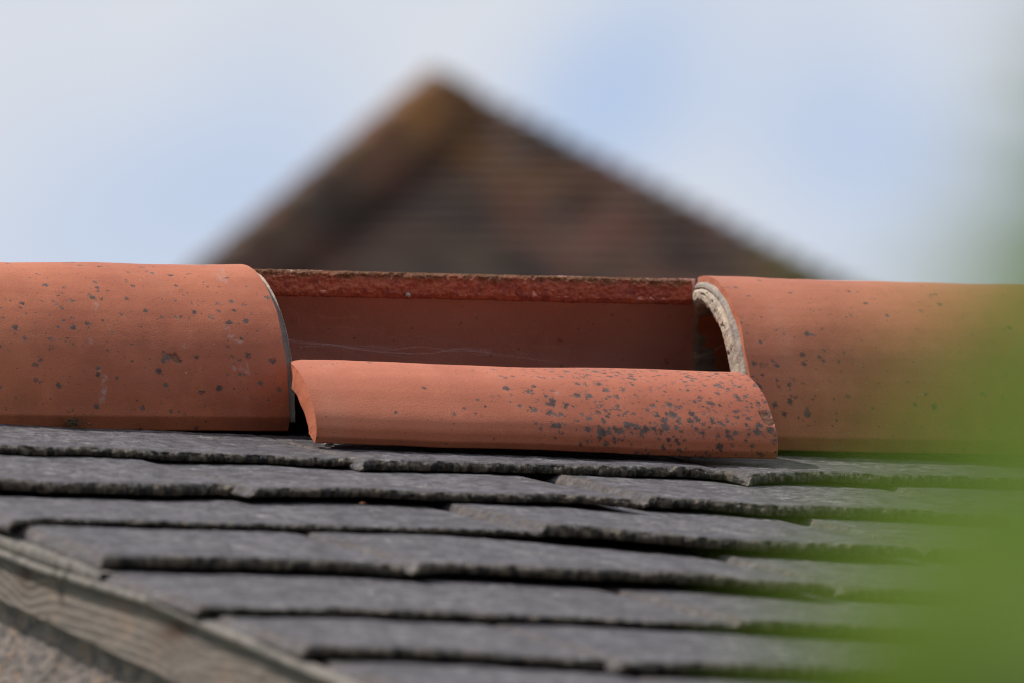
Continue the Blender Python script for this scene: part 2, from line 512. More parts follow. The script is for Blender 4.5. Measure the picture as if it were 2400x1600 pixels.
def ridge(name, outer, thick, x0, x1, xend0, xend1, crest, spots=(), rand_spots=0, smears=(), chips=(), mat=None,
          step=0.0012, warp=None, seed=0, dens=None, cap_rows=10, low_tint_z=-0.12, rand_big=1.0):
    """a clay ridge tile: profile swept along X. crest(x) gives the crest height."""
    prof = resample(outer, step)
    inner = offset_curve(prof, thick)[::-1]
    edge_a = resample(np.vstack([prof[-1], inner[0]]), 0.003)[1:-1]
    edge_b = resample(np.vstack([inner[-1], prof[0]]), 0.003)[1:-1]
    loop = np.vstack([prof, edge_a, inner[::2], edge_b])
    nl = len(loop); n_out = len(prof)
    nx = int((x1 - x0) / step) + 1
    xs = np.linspace(0, 1, nx)
    X0 = x0 + xend0(loop[:, 0], loop[:, 1]); X1 = x1 + xend1(loop[:, 0], loop[:, 1])
    X = X0[None, :] + (X1 - X0)[None, :] * xs[:, None]
    Y = np.repeat(loop[None, :, 0], nx, 0); Z = np.repeat(loop[None, :, 1], nx, 0)
    if warp is not None:
        Y, Z = warp(X, Y, Z)
    Z = Z + crest(X)
    # gentle unevenness
    P = np.stack([X, Y, Z], -1)
    rad = np.stack([np.zeros_like(Y), Y - np.mean(prof[:, 0]), (Z - crest(X)) + 0.10], -1)
    rad /= np.maximum(np.linalg.norm(rad, axis=-1, keepdims=True), 1e-6)
    P = P + rad * (fbm(P * 9 + seed, 2) * 0.0022)[..., None]
    P = P + rad * (fbm(P * 70 + seed, 2) * 0.0002)[..., None]
    # long faint ridges left by the extruder
    P = P + rad * (perlin(np.stack([P[..., 0] * 1.5, P[..., 1] * 120, P[..., 2] * 120 + seed], -1)) * 0.00012)[..., None]
    V = P.reshape(-1, 3)
    F = grid_faces(nx, nl)
    # close the loop
    i = np.arange(nx - 1)
    F2 = np.stack([i * nl + nl - 1, (i + 1) * nl + nl - 1, (i + 1) * nl, i * nl], -1)
    F = np.vstack([F, F2])
    facing = np.zeros((nx, nl), bool); facing[:, :n_out] = True
    # only the side turned to the camera
    ny = np.gradient(Z, axis=1); facing[:, :n_out] &= (Y[:, :n_out] < 0.03 + np.min(Y) * 0 + (0 if np.max(Y) > 0.1 else 9))
    facing &= (np.cumsum(np.ones(nl))[None, :] <= n_out)
    fc = facing.reshape(-1)
    lich = paint(V, fc, spots, 'lichen')
    idx = np.where(fc)[0]
    rr = np.random.default_rng(seed + 3)
    for k in range(rand_spots):
        c = V[rr.choice(idx)]
        if dens is not None and rr.random() > dens(c):
            continue
        r = (0.0006 + 0.0034 * rr.random() ** 4) * rand_big
        dd = np.linalg.norm(V[idx] - c, axis=1) / r
        lich[idx] = np.maximum(lich[idx], (0.35 + 0.45 * rr.random()) * (1 - smooth(0.1, 1.5, dd)))
    sm = np.zeros(len(V))
    P2 = proj(V)
    for (xa, ya, xb, yb, wd, s) in smears:
        d = np.array([xb - xa, yb - ya]); L = np.linalg.norm(d); d = d / L
        q = P2 - np.array([xa, ya]); al = np.clip(q @ d, 0, L)
        dist = np.linalg.norm(q - al[:, None] * d, axis=1)
        sm = np.maximum(sm, np.where(fc, s * (1 - smooth(wd * .4, wd * 1.2, dist)), 0))
    chip = np.zeros(len(V))
    for (poly, depth) in chips:
        poly = np.array(poly, float)
        inside = np.zeros(len(V), bool)
        j = len(poly) - 1
        for i2 in range(len(poly)):
            xi, yi = poly[i2]; xj, yj = poly[j]
            cond = ((yi > P2[:, 1]) != (yj > P2[:, 1])) & (P2[:, 0] < (xj - xi) * (P2[:, 1] - yi) / (yj - yi + 1e-9) + xi)
            inside ^= cond; j = i2
        inside &= fc
        V[inside] -= (rad.reshape(-1, 3)[inside]) * (depth * (0.8 + 0.6 * fbm(V[inside] * 350, 3)))[:, None]
        chip[inside] = 0.92
    zc = V[:, 2] - crest(V[:, 0])
    low_tint = np.where(fc, smooth(low_tint_z, low_tint_z - 0.05, zc), 0)
    # end caps with a rough cut face
    caps = []
    off = len(V)
    extra_v, extra_f, extra_l = [], [], []
    for end, flip in ((0, False), (nx - 1, True)):
        m_ = n_out
        o_b = V[end * nl: end * nl + n_out]
        ib = V[end * nl + n_out + len(edge_a): end * nl + n_out + len(edge_a) + len(inner[::2])][::-1]
        ib = resample(ib, n=n_out)
        K = cap_rows
        tt = np.linspace(0, 1, K)
        G = o_b[:, None, :] * (1 - tt)[None, :, None] + ib[:, None, :] * tt[None, :, None]
        nrm = -1.0 if end == 0 else 1.0
        bow = np.sin(tt * math.pi)[None, :]
        G[..., 0] += nrm * (fbm(G * 200 + seed, 3) * 0.0005 * np.minimum(1, bow * 3) + 0.0008 * bow)
        extra_v.append(G.reshape(-1, 3)); extra_f.append(grid_faces(n_out, K, off, flip)); off += n_out * K
    V = np.vstack([V] + extra_v); F = np.vstack([F] + extra_f)
    pad = len(V) - len(lich)
    z = lambda a, v=0.0: np.r_[a, np.full(pad, v)]
    org = (0.5 * (x0 + x1), float(np.mean(outer[:, 0])), float(np.min(V[:, 2])))
    o = mesh_obj(name, V, F, mat, origin=org,
                 attrs=dict(lichen=z(lich), smear=z(sm), chip=z(chip), low_tint=z(low_tint)))
    return o


zero = lambda y, z: 0.0 * y


def zl(sx, ox, oy, *pts):
    return [(ox + x * sx, oy + y * sx, r, s) for (x, y, r, s) in pts]


RND = np.random.default_rng(21)

# ---- left tile
left_spots = zl(0.3827, 0, 560,
    (227, 215, 5, .7), (135, 160, 5, .55), (395, 300, 9, .5), (265, 284, 5, .6), (290, 240, 5, .5), (365, 215, 5, .55), (490, 207, 8, .55),
    (600, 300, 8, .62), (600, 322, 8, .6), (655, 320, 4, .65), (560, 303, 5, .5), (550, 348, 8, .6), (625, 370, 5, .7), (450, 378, 10, .5),
    (345, 405, 7, .5), (375, 420, 9, .6), (785, 205, 8, .6), (708, 262, 3, .7), (780, 265, 8, .45), (70, 378, 6, .6), (5, 420, 5, .8), (20, 488, 6, .6),
    (130, 425, 4, .7), (212, 455, 3, .7), (290, 455, 6, .45), (895, 440, 8, .78), (745, 468, 6, .78), (720, 500, 4, .6), (390, 500, 9, .5),
    (450, 545, 11, .75), (540, 520, 8, .78), (360, 543, 6, .7), (540, 550, 8, .5), (410, 610, 4, .6), (287, 580, 4, .7), (215, 585, 5, .5),
    (508, 650, 3, .7), (648, 632, 3, .7), (660, 680, 4, .7), (720, 686, 3, .7), (806, 650, 6, .5), (808, 748, 4, .7), (770, 727, 3, .7), (670, 575, 6, .42),
    (215, 770, 9, .62), (245, 742, 8, .5), (215, 865, 9, .5), (240, 880, 9, .45), (280, 842, 5, .5), (360, 890, 10, .68), (600, 790, 8, .7),
    (600, 825, 8, .78), (712, 852, 6, .7), (970, 810, 10, .85), (1012, 892, 8, .8), (1035, 925, 3, .7), (1340, 908, 10, .86), (1020, 720, 14, .72),
    (1000, 740, 10, .6), (1108, 750, 6, .7), (1200, 718, 10, .5), (1405, 517, 12, .72), (1435, 440, 8, .6), (1540, 463, 4, .7), (1475, 612, 6, .75),
    (1325, 332, 5, .6), (1385, 195, 10, .42), (1130, 348, 6, .5), (1110, 480, 7, .6), (1085, 495, 7, .45), (1160, 495, 6, .45), (1290, 480, 10, .40),
    (1310, 490, 9, .42), (1395, 660, 8, .45), (1425, 725, 8, .5), (1400, 725, 4, .5), (1520, 710, 12, .55), (1430, 770, 7, .45), (1490, 825, 7, .5), (1455, 850, 3, .6),
    (1185, 812, 3, .6), (1155, 798, 3, .6), (1255, 785, 8, .35), (890, 782, 4, .55), (310, 678, 5, .5), (1250, 1022, 6, .35), (1360, 1068, 3, .6),
    (1485, 243, 4, .6), (1440, 290, 6, .5), (1505, 292, 5, .5), (1580, 565, 5, .45), (1670, 965, 4, .4), (798, 1053, 3, .6), (520, 825, 3, .5),
    (455, 1118, 12, .85), (430, 1110, 8, .7), (320, 1112, 6, .4), (430, 155, 8, .35), (665, 170, 8, .5), (105, 185, 8, .4), (1180, 395, 6, .35), (1270, 600, 6, .35))
left_smear = [(230, 885, 248, 885, 3, .35), (246, 882, 240, 940, 8, .8), (225, 715, 223, 722, 8, .6), (505, 645, 520, 655, 8, .5), (520, 632, 530, 660, 5, .6),
              (540, 788, 565, 800, 7, .7), (527, 765, 535, 772, 6, .5), (545, 845, 550, 865, 5, .6), (562, 862, 580, 872, 6, .55), (578, 850, 586, 880, 3, .5),
              (212, 795, 212, 802, 5, .6), (430, 800, 432, 815, 4, .35), (232, 860, 234, 868, 5, .6)]
outer_full = half_round(0.149, 0.1515, 1.93, 0.026)
crestL = lambda x: 2.9972 + 0.0164 * (x + 0.2737)
def left_end(y, z): return 0.0016 * fbm(np.stack([y * 30, z * 30, y * 0 + 1], -1), 4)
tile_left = ridge('ridge_tile', outer_full, 0.021, -0.724, -0.2737, zero, left_end, crestL, left_spots, 700, left_smear,
                  [([(398, 832), (412, 826), (420, 840), (428, 848), (415, 850), (404, 846)], 0.0012)], M_TILE_A, seed=1)
tag(tile_left, 'whole terracotta ridge tile with scattered black lichen, left of the broken one', 'ridge tile', 'clay ridge tiles')

# ---- right tile
right_spots = zl(0.3188, 1400, 600,
    (1195, 965, 10, .9), (1145, 950, 9, .6), (1320, 912, 6, .75), (1410, 940, 9, .6), (1215, 875, 8, .6), (1320, 805, 8, .7), (1155, 790, 10, .6), (1205, 795, 10, .5),
    (1240, 795, 8, .45), (1195, 628, 7, .65), (1055, 490, 8, .5), (1060, 455, 7, .4), (1115, 575, 6, .45), (1090, 570, 5, .4), (1145, 435, 5, .5), (1315, 555, 6, .55),
    (1365, 575, 7, .5), (1385, 560, 4, .4), (1550, 577, 12, .7), (1590, 580, 8, .5), (1450, 597, 4, .7), (1650, 542, 5, .6), (1510, 725, 10, .7), (1505, 785, 8, .55),
    (1660, 768, 9, .65), (1775, 770, 7, .5), (1815, 712, 7, .6), (1800, 840, 6, .45), (1320, 950, 8, .45), (1310, 1090, 11, .68), (1420, 1070, 10, .7), (1370, 1160, 9, .6),
    (1420, 1025, 7, .5), (1475, 1190, 5, .55), (1545, 1150, 12, .75), (1540, 1120, 8, .6), (1600, 1210, 5, .6), (1560, 1245, 5, .7), (1760, 1155, 4, .65), (1725, 1245, 6, .5),
    (1840, 1030, 9, .55), (1515, 930, 6, .5), (1740, 1052, 5, .5), (1660, 1118, 4, .5), (1625, 270, 4, .45), (1270, 382, 6, .35), (1860, 440, 9, .55), (1710, 920, 6, .45),
    (1250, 720, 3, .5), (1310, 585, 3, .5), (1140, 880, 6, .5), (1290, 1170, 5, .35), (1250, 1010, 4, .3))
XR = 0.1865
def right_x0(y, z):
    return np.where(y > 0, 0.36 * y, 0.052 * y) + 0.0008 * np.sin(y * 200)
crestR = lambda x: 3.0006 + 0.0018 * (x - XR)
tile_right = ridge('ridge_tile', half_round(0.147, 0.1515, 1.9, 0.036), 0.021, XR, XR + 0.45, right_x0, zero, crestR, right_spots, 650, [], [],
                   M_TILE_C, seed=2, step=0.0015, dens=lambda c: 0.75)
tag(tile_right, 'whole terracotta ridge tile with crumbling pale mortar in its open left end', 'ridge tile', 'clay ridge tiles')

# ---- the fallen front half
front = spline([(-.056, 2.8715), (-.09, 2.8830), (-.13, 2.8865), (-.168, 2.8803), (-.1902, 2.8722), (-.2126, 2.8593), (-.2283, 2.8451),
                (-.2410, 2.8289), (-.2500, 2.8147), (-.2537, 2.8043), (-.2543, 2.8000)], 0.0011)
front = np.vstack([front, resample([(-.2543, 2.8000), (-.2530, 2.7920), (-.2488, 2.7868)], 0.0011)[1:]])
front_spots = zl(0.2934, 1100, 620,
    (250, 885, 7, .7), (290, 897, 8, .6), (310, 915, 8, .5), (350, 890, 9, .55), (380, 890, 8, .5), (430, 910, 10, .5), (570, 900, 6, .65), (200, 975, 8, .7),
    (298, 987, 11, .8), (425, 980, 7, .5), (410, 1000, 8, .5), (440, 1015, 6, .6), (665, 975, 10, .82), (668, 1000, 9, .75), (775, 850, 12, .65), (830, 880, 13, .7),
    (880, 895, 12, .65), (920, 870, 12, .6), (1005, 850, 12, .72), (1020, 880, 8, .7), (960, 850, 10, .5), (1080, 880, 10, .6), (1100, 905, 9, .5), (1190, 890, 10, .5),
    (1270, 880, 9, .65), (1320, 905, 12, .5), (1170, 930, 10, .5), (1010, 975, 13, .65), (1060, 965, 12, .5), (1095, 995, 11, .75), (910, 995, 7, .6), (1230, 998, 9, .55),
    (860, 1040, 12, .80), (955, 1043, 12, .82), (1440, 990, 6, .7), (1550, 920, 12, .5), (1575, 915, 8, .4), (1730, 925, 5, .6), (1810, 910, 10, .65), (1855, 868, 8, .5),
    (1970, 960, 9, .85), (2000, 975, 9, .7), (1875, 1008, 13, .92), (1800, 1005, 9, .5), (1672, 1028, 9, .85), (1850, 1045, 10, .6), (1748, 1018, 4, .7),
    (660, 1085, 11, .88), (660, 1110, 10, .85), (405, 1122, 8, .8), (330, 1095, 5, .6), (130, 1130, 5, .8), (495, 1142, 8, .5), (650, 1180, 13, .72), (690, 1192, 8, .6),
    (765, 1135, 9, .68), (785, 1108, 7, .5), (1070, 1080, 6, .6), (1040, 1125, 14, .45), (1085, 1165, 8, .7), (1100, 1208, 7, .8), (1190, 1065, 8, .5), (1300, 1083, 9, .55),
    (1465, 1120, 10, .78), (1595, 1110, 12, .78), (1570, 1095, 6, .6), (1900, 1135, 7, .5), (1870, 1175, 8, .45), (1085, 1240, 4, .5), (980, 1190, 9, .4), (970, 1210, 8, .35),
    (1620, 1195, 14, .92), (1575, 1190, 8, .6), (1775, 1192, 11, .82), (1800, 1215, 9, .75), (1555, 1240, 13, .85), (1670, 1245, 11, .75), (1765, 1242, 11, .75),
    (1935, 1230, 10, .7), (1945, 1255, 10, .6), (1560, 1290, 13, .9), (1260, 1275, 14, .82), (1285, 1270, 8, .8), (1330, 1285, 12, .68), (1405, 1303, 12, .85), (1467, 1305, 8, .8),
    (1165, 1302, 9, .75), (1212, 1306, 6, .7), (1250, 1285, 8, .7), (1060, 1330, 14, .95), (1112, 1332, 9, .85), (948, 1308, 9, .9), (712, 1283, 9, .9), (535, 1262, 6, .65),
    (567, 1310, 7, .65), (1035, 1285, 8, .6), (1385, 1330, 14, .5), (1370, 1355, 11, .5), (1580, 1390, 7, .9), (1652, 1392, 7, .9), (1515, 1392, 7, .6), (1860, 1335, 9, .7),
    (1690, 1330, 6, .7), (1775, 1285, 6, .75), (1985, 1365, 9, .6), (2030, 1280, 7, .6), (1995, 1445, 11, .8), (2000, 1475, 9, .5), (1190, 1390, 5, .6), (140, 1362, 4, .5),
    (190, 1385, 5, .6), (1930, 1305, 4, .8), (1220, 1185, 4, .4), (1240, 1185, 8, .5), (1300, 1185, 6, .55), (1420, 1190, 7, .4), (1780, 1000, 5, .4), (1640, 1290, 6, .5),
    (1480, 1265, 9, .6), (1490, 1340, 9, .4), (1600, 1330, 8, .35), (860, 955, 8, .4), (640, 885, 6, .5), (520, 810, 8, .45), (60, 910, 4, .5), (90, 1010, 6, .4), (240, 1045, 8, .35))
front_spots += zl(0.3188, 1400, 600, (885, 940, 9, .7), (1000, 945, 9, .6), (950, 975, 8, .7), (1080, 905, 5, .5), (1150, 950, 8, .7), (1225, 1070, 7, .8), (1240, 1130, 7, .6),
    (1180, 1240, 12, .85), (1165, 1280, 13, .85), (1265, 1275, 12, .85), (1100, 1190, 9, .7), (1065, 1165, 8, .5), (1035, 1130, 7, .5), (955, 1215, 6, .9),
    (1085, 1350, 6, .7), (1215, 1310, 5, .6), (1110, 1305, 6, .6), (1300, 1315, 6, .7), (1025, 1298, 6, .65), (980, 1330, 7, .35), (880, 1310, 7, .55), (890, 1395, 9, .7))
XT0, XT1 = -0.2797, 0.1588
def f_end0(y, z): return 0.020 * smooth(-0.188, -0.160, y) + 0.0012 * fbm(np.stack([y * 40, z * 40, y * 0], -1), 3)
def f_end1(y, z): return 0.0010 * fbm(np.stack([y * 40, z * 40, y * 0 + 3], -1), 3)
def f_warp(X, Y, Z):
    wv = np.clip((XT1 - X) / (XT1 - XT0), 0, 1)
    return Y + wv * 0.0095, Z + wv * (0.0020 + 0.004 * (2.88 - Z) / 0.0925)
fdens = lambda c: (0.10 + 0.9 * smooth(-0.13, 0.03, c[0])) * (1.0 if c[0] > -0.1 else 0.5)
front_half = ridge('broken_ridge_tile', front, 0.022, XT0, XT1, f_end0, f_end1, lambda x: 0.0 * x, front_spots, 5200,
                   [(1560, 1005, 1568, 1010, 5, .5), (1300, 915, 1306, 920, 4, .5), (770, 851, 778, 856, 3, .5)],
                   [([(1774, 960), (1797, 962), (1808, 976), (1813, 992), (1806, 996), (1790, 990)], 0.0022)],
                   M_TILE_B, warp=f_warp, seed=4, step=0.0011, dens=fdens, low_tint_z=2.79)
front_half.location = Vector(front_half.location) - Vector(cf) * 0.028
tag(front_half, 'fallen front half of a terracotta ridge tile lying on slates, speckled with black lichen', 'broken tile')

# ---- the back half still in place, seen from inside
crestB = lambda x: 3.0002 + 0.0072 * (x - (-0.2456)) - 0.0005
prof_all = half_round(0.147, 0.1515, 1.93, 0.026)
pb = prof_all[prof_all[:, 0] > 0.0135]
def b_end0(y, z): return 0.0 * y
def b_end1(y, z): return 0.36 * np.maximum(y, 0)
back_half = ridge('broken_ridge_tile', pb, 0.0215, -0.2725, XR - 0.0025, b_end0, b_end1, crestB, [], 40, [], [], M_TILE_D, step=0.002, seed=6)
tag(back_half, 'standing back half of broken ridge tile, shaded hollow side and rough red edge showing', 'broken tile')
# its fracture face, as a rough strip
nx, nk = 700, 36
xs = np.linspace(-0.2725, XR - 0.0025, nx)
tk = np.linspace(0, 1, nk)
GX, GK = np.meshgrid(xs, tk, indexing='ij')
GZ = crestB(GX) - 0.0008 - GK * (0.0240 + 0.0011 * perlin(np.stack([GX * 22, 0 * GX, 0 * GX], -1)))
GY = np.full_like(GX, 0.0125)
pn = np.stack([GX * 95, GZ * 95, 0 * GX + 3], -1)
edgef = np.minimum(1, np.minimum(GK, 1 - GK) * 8)
rough = fbm(pn, 4, 0.6)
GY = GY - 0.0014 - (0.0038 * rough + 0.0024 * fbm(pn * 3.1, 3, 0.6)) * (0.35 + 0.65 * edgef) - 0.0022 * np.sin(GK * math.pi) * (0.6 + 0.4 * perlin(np.stack([GX * 30, GK * 2, GX * 0], -1))) + 0.0026 * (1 - edgef)
GZ = GZ + 0.0010 * fbm(np.stack([GX * 160, GK * 2, 0 * GX], -1), 3) * (1 - edgef)
Vs = np.stack([GX, GY, GZ], -1)
# wrap a return behind so that the strip has depth
Vb = Vs.copy(); Vb[..., 1] = 0.0185
V = np.vstack([Vs.reshape(-1, 3), Vb[:, 0], Vb[:, -1]])
F = grid_faces(nx, nk, 0, flip=True)
i = np.arange(nx - 1); o1 = nx * nk
F = np.vstack([F, np.stack([i * nk, (i + 1) * nk, o1 + i + 1, o1 + i], -1),
               np.stack([i * nk + nk - 1, o1 + nx + i, o1 + nx + i + 1, (i + 1) * nk + nk - 1], -1)])
fr = mesh_obj('fracture_face', V, F, M_FRACT, parent=back_half, attrs=dict(top=np.r_[(1 - GK).ravel(), np.ones(nx), np.zeros(nx)]))
fr['label'] = 'rough crumbly red break along its top edge'


# ---- mortar rings in the open ends
def ring(name, outer, inner, x_face, depth, parent, crest, K=34, step=0.0011, seed=0, pits=True, clay=None, grey=None, amp=1.0, xfun=None):
    o = resample(outer, step); n = len(o); i_ = resample(inner, n=n)
    s = np.linspace(0, 1, n)
    i_ = i_ + 0.0016 * amp * np.stack([fbm(np.stack([s * 60, s * 0 + seed, s * 0], -1), 3), fbm(np.stack([s * 60, s * 0 + seed + 9, s * 0], -1), 3)], -1)
    tt = np.linspace(0, 1, K)
    G = o[:, None, :] * (1 - tt)[None, :, None] + i_[:, None, :] * tt[None, :, None]
    T = np.repeat(tt[None], n, 0); S = np.repeat(s[:, None], K, 1)
    sgn = -1 if depth > 0 else 1
    X = np.full((n, K), x_face, float) + (xfun(G[..., 0]) if xfun else 0)
    p3 = np.stack([G[..., 0] * 1, G[..., 1] * 1, X * 0 + seed], -1)
    h = 0.0012 * fbm(p3 * 55, 4) + 0.0008 * fbm(p3 * 230, 3)
    h = h - 0.0035 * smooth(0.75, 1.0, T) - 0.0015 * (1 - smooth(0.0, 0.12, T))
    pit = np.zeros((n, K))
    if pits:
        nz = fbm(np.stack([S * 55, T * 5, S * 0 + seed], -1), 3)
        pit = smooth(0.30, 0.42, nz) * smooth(0.25, 0.4, T) * (1 - smooth(0.8, 0.95, T))
        line = np.exp(-((T - 0.27 - 0.03 * np.sin(S * 25)) / 0.022) ** 2) * smooth(0.3, 0.36, S)
        line2 = np.exp(-((T - 0.62 - 0.08 * np.sin(S * 19)) / 0.03) ** 2) * (fbm(np.stack([S * 18, S * 0, S * 0 + 4], -1), 2) > 0.10)
        pit = np.maximum(pit, np.maximum(0.8 * line, line2))
        h = h - 0.0030 * pit + 0.002 * smooth(0.3, 0.45, T)
    X = X + sgn * h * amp
    A = np.stack([X, G[..., 0], G[..., 1] + crest], -1)
    # inner return and outer return, going back into the tile
    D = 12
    dd = np.linspace(0, 1, D + 1)[1:]
    cin = A[:, -1][:, None, :] + np.zeros((1, D, 3)); cin[..., 0] += depth * dd[None]
    wob = fbm(np.stack([cin[..., 0] * 60, cin[..., 1] * 60, cin[..., 2] * 60], -1), 3) * 0.002 * amp
    cen = np.array([0, crest - 0.12])
    dirv = cen - cin[..., 1:]; dirv /= np.linalg.norm(dirv, axis=-1, keepdims=True)
    cin[..., 1:] += dirv * (wob - 0.010 * dd[None] ** 2 * (1 if abs(depth) > 0.01 else 0.1))[..., None]
    cou = A[:, 0][:, None, :] + np.zeros((1, 3, 3)); cou[..., 0] += depth * np.array([0.3, 0.6, 1.0])[None]
    V = np.vstack([A.reshape(-1, 3), cin.reshape(-1, 3), cou.reshape(-1, 3)])
    F = [grid_faces(n, K, 0, flip=depth < 0)]
    k1 = n * K; k2 = k1 + n * D
    i2 = np.arange(n - 1)
    F.append(np.stack([i2 * K + K - 1, (i2 + 1) * K + K - 1, k1 + (i2 + 1) * D, k1 + i2 * D], -1))
    F.append(grid_faces(n, D, k1))
    F.append(np.stack([i2 * K, k2 + i2 * 3, k2 + (i2 + 1) * 3, (i2 + 1) * K], -1))
    F.append(grid_faces(n, 3, k2, flip=True))
    F = np.vstack(F)
    cl = np.zeros((n, K)) if clay is None else clay(S, T)
    gy = np.zeros((n, K)) if grey is None else grey(S, T, G)
    padn = n * D + n * 3
    tail_g = np.r_[np.repeat(gy[:, -1], D), np.repeat(gy[:, 0], 3)]
    return mesh_obj(name, V, F, M_MORTAR, parent=parent, attrs=dict(pit=np.r_[pit.ravel(), np.zeros(padn)],
                    clay=np.r_[cl.ravel(), np.repeat(cl[:, -1], D), np.zeros(n * 3)], grey=np.r_[gy.ravel(), tail_g]))


full = half_round(0.147, 0.1515, 1.9, 0.036)
r_out = offset_curve(full, 0.0050)
r_out = r_out[(r_out[:, 1] > -0.183)]
r_in = spline([(.100, -.180), (.104, -.13), (.098, -.09), (.078, -.055), (.048, -.032), (.0147, -.0258), (-.0158, -.0268), (-.0362, -.0355), (-.0528, -.0478),
               (-.0690, -.0615), (-.0780, -.0746), (-.0870, -.0889), (-.0935, -.1047), (-.102, -.135), (-.106, -.18)], 0.001)
def clay_f(S, T):
    return smooth(0.78, 0.86, T) * (fbm(np.stack([S * 40, T * 2, S * 0], -1), 3) > -0.08) * smooth(0.655, 0.67, S) * (1 - smooth(0.83, 0.85, S))
def grey_f(S, T, G):
    return np.clip((1 - smooth(0.2, 0.3, T)) * 0.5 + 0.6 * smooth(0.02, 0.09, G[..., 0]) + 0.25 * (perlin(np.stack([S * 30, T * 3, S * 0], -1)) > 0.1), 0, 1)
mr = ring('mortar', r_out, r_in, XR - 0.0035, 0.035, tile_right, 2.9998, seed=3, clay=clay_f, grey=grey_f,
          xfun=lambda y: np.where(y > 0, 0.36 * y, 0.052 * y))
mr['label'] = 'crumbling cream mortar lining its open end'
lo = offset_curve(outer_full, 0.0028); lo = lo[lo[:, 1] > -0.168]
li = offset_curve(outer_full, 0.024); li = li[li[:, 1] > -0.168]
ml = ring('mortar', lo, li, -0.2737 + 0.0078, -0.024, tile_left, 2.9957, K=14, seed=8, pits=False,
          grey=lambda S, T, G: 0.05 + 0.85 * smooth(0.075, 0.115, -G[..., 0]))  # sides greyed in colour to stand in for shade, cream at the lit top
ml['label'] = 'thin smear of pale mortar around its end'

# ------------------------------------------------------------------ roof plane and slates
SLOPE = math.tan(R(17.5)); TILTX = -0.022
Z0 = 2.8207 + 0.005
N0 = np.array([-TILTX, -SLOPE, 1.0]); N0 /= np.linalg.norm(N0)
PB = np.array([-0.2737, -0.1456, Z0])
def zroof(x, y): return Z0 + SLOPE * (y + 0.1456) + TILTX * (x + 0.2737)
SK = -0.09      # the joints run slightly askew to the ridge
GAUGE = 0.2
rows = [
    # each slate: tail top-edge points in the frame, tail thickness px, lift m, (left end X or None), (right end X or None)
    [([(0, 1041), (102, 1046), (200, 1045), (400, 1058), (600, 1063), (702, 1070), (838, 1072)], 20, .000, -.750, None),
     ([(845, 1079), (868, 1077), (1000, 1079), (1200, 1083), (1455, 1092), (1608, 1093), (1700, 1102), (1744, 1112)], 23, .001, None, None),
     ([(1748, 1112), (1800, 1105), (1953, 1103), (2055, 1109), (2208, 1113), (2400, 1118)], 24, .002, None, 0.475),
     ([(2500, 1121), (2900, 1134)], 22, .001, 0.480, 0.86)],
    [([(0, 1118), (102, 1126), (255, 1128), (383, 1133), (510, 1131), (578, 1139)], 27, .001, -.735, None),
     ([(584, 1143), (620, 1141), (702, 1142), (855, 1141), (1000, 1150), (1200, 1155), (1302, 1154), (1379, 1159), (1507, 1170)], 21, .004, None, None),
     ([(1511, 1164), (1530, 1163), (1659, 1169), (1800, 1183), (1979, 1186), (2132, 1190), (2234, 1200), (2370, 1206)], 24, .001, None, None),
     ([(2376, 1210), (2800, 1228)], 24, .001, None, 0.72)],
    [([(19, 1224), (33, 1218), (102, 1213), (255, 1215), (408, 1220), (600, 1225), (779, 1230), (932, 1233), (1200, 1240), (1256, 1243)], 15, .000, None, None),
     ([(1262, 1228), (1302, 1228), (1404, 1232), (1532, 1244), (1659, 1255), (1800, 1262), (1953, 1269), (2106, 1276), (2160, 1279)], 27, .006, None, None),
     ([(2166, 1282), (2600, 1298)], 25, .001, None, 0.62)],
    [([(232, 1304), (260, 1299), (383, 1301), (600, 1305), (779, 1310), (932, 1320), (962, 1322)], 28, .001, None, None),
     ([(968, 1318), (1034, 1312), (1200, 1320), (1353, 1329), (1481, 1334), (1634, 1340), (1800, 1356), (1952, 1364)], 27, .005, None, None),
     ([(1958, 1370), (2600, 1398)], 27, .001, None, 0.60)],
    [([(459, 1420), (490, 1417), (600, 1421), (804, 1423), (1008, 1430), (1161, 1437), (1353, 1442), (1506, 1451), (1714, 1457)], 19, .000, None, None),
     ([(1722, 1449), (1800, 1451), (2400, 1478), (2700, 1490)], 24, .003, None, None)],
    [([(706, 1515), (740, 1512), (932, 1516), (1110, 1524), (1200, 1532), (1404, 1543), (1436, 1544)], 24, .001, None, None),
     ([(1442, 1550), (1608, 1549), (1761, 1555), (2100, 1568), (2480, 1584)], 26, .002, None, None),
     ([(2486, 1586), (2760, 1600)], 26, .001, None, None)],
    [([(950, 1614), (1400, 1626), (1700, 1640)], 24, .000, None, None),
     ([(1706, 1642), (2300, 1664), (2800, 1690)], 24, .002, None, None)],
]
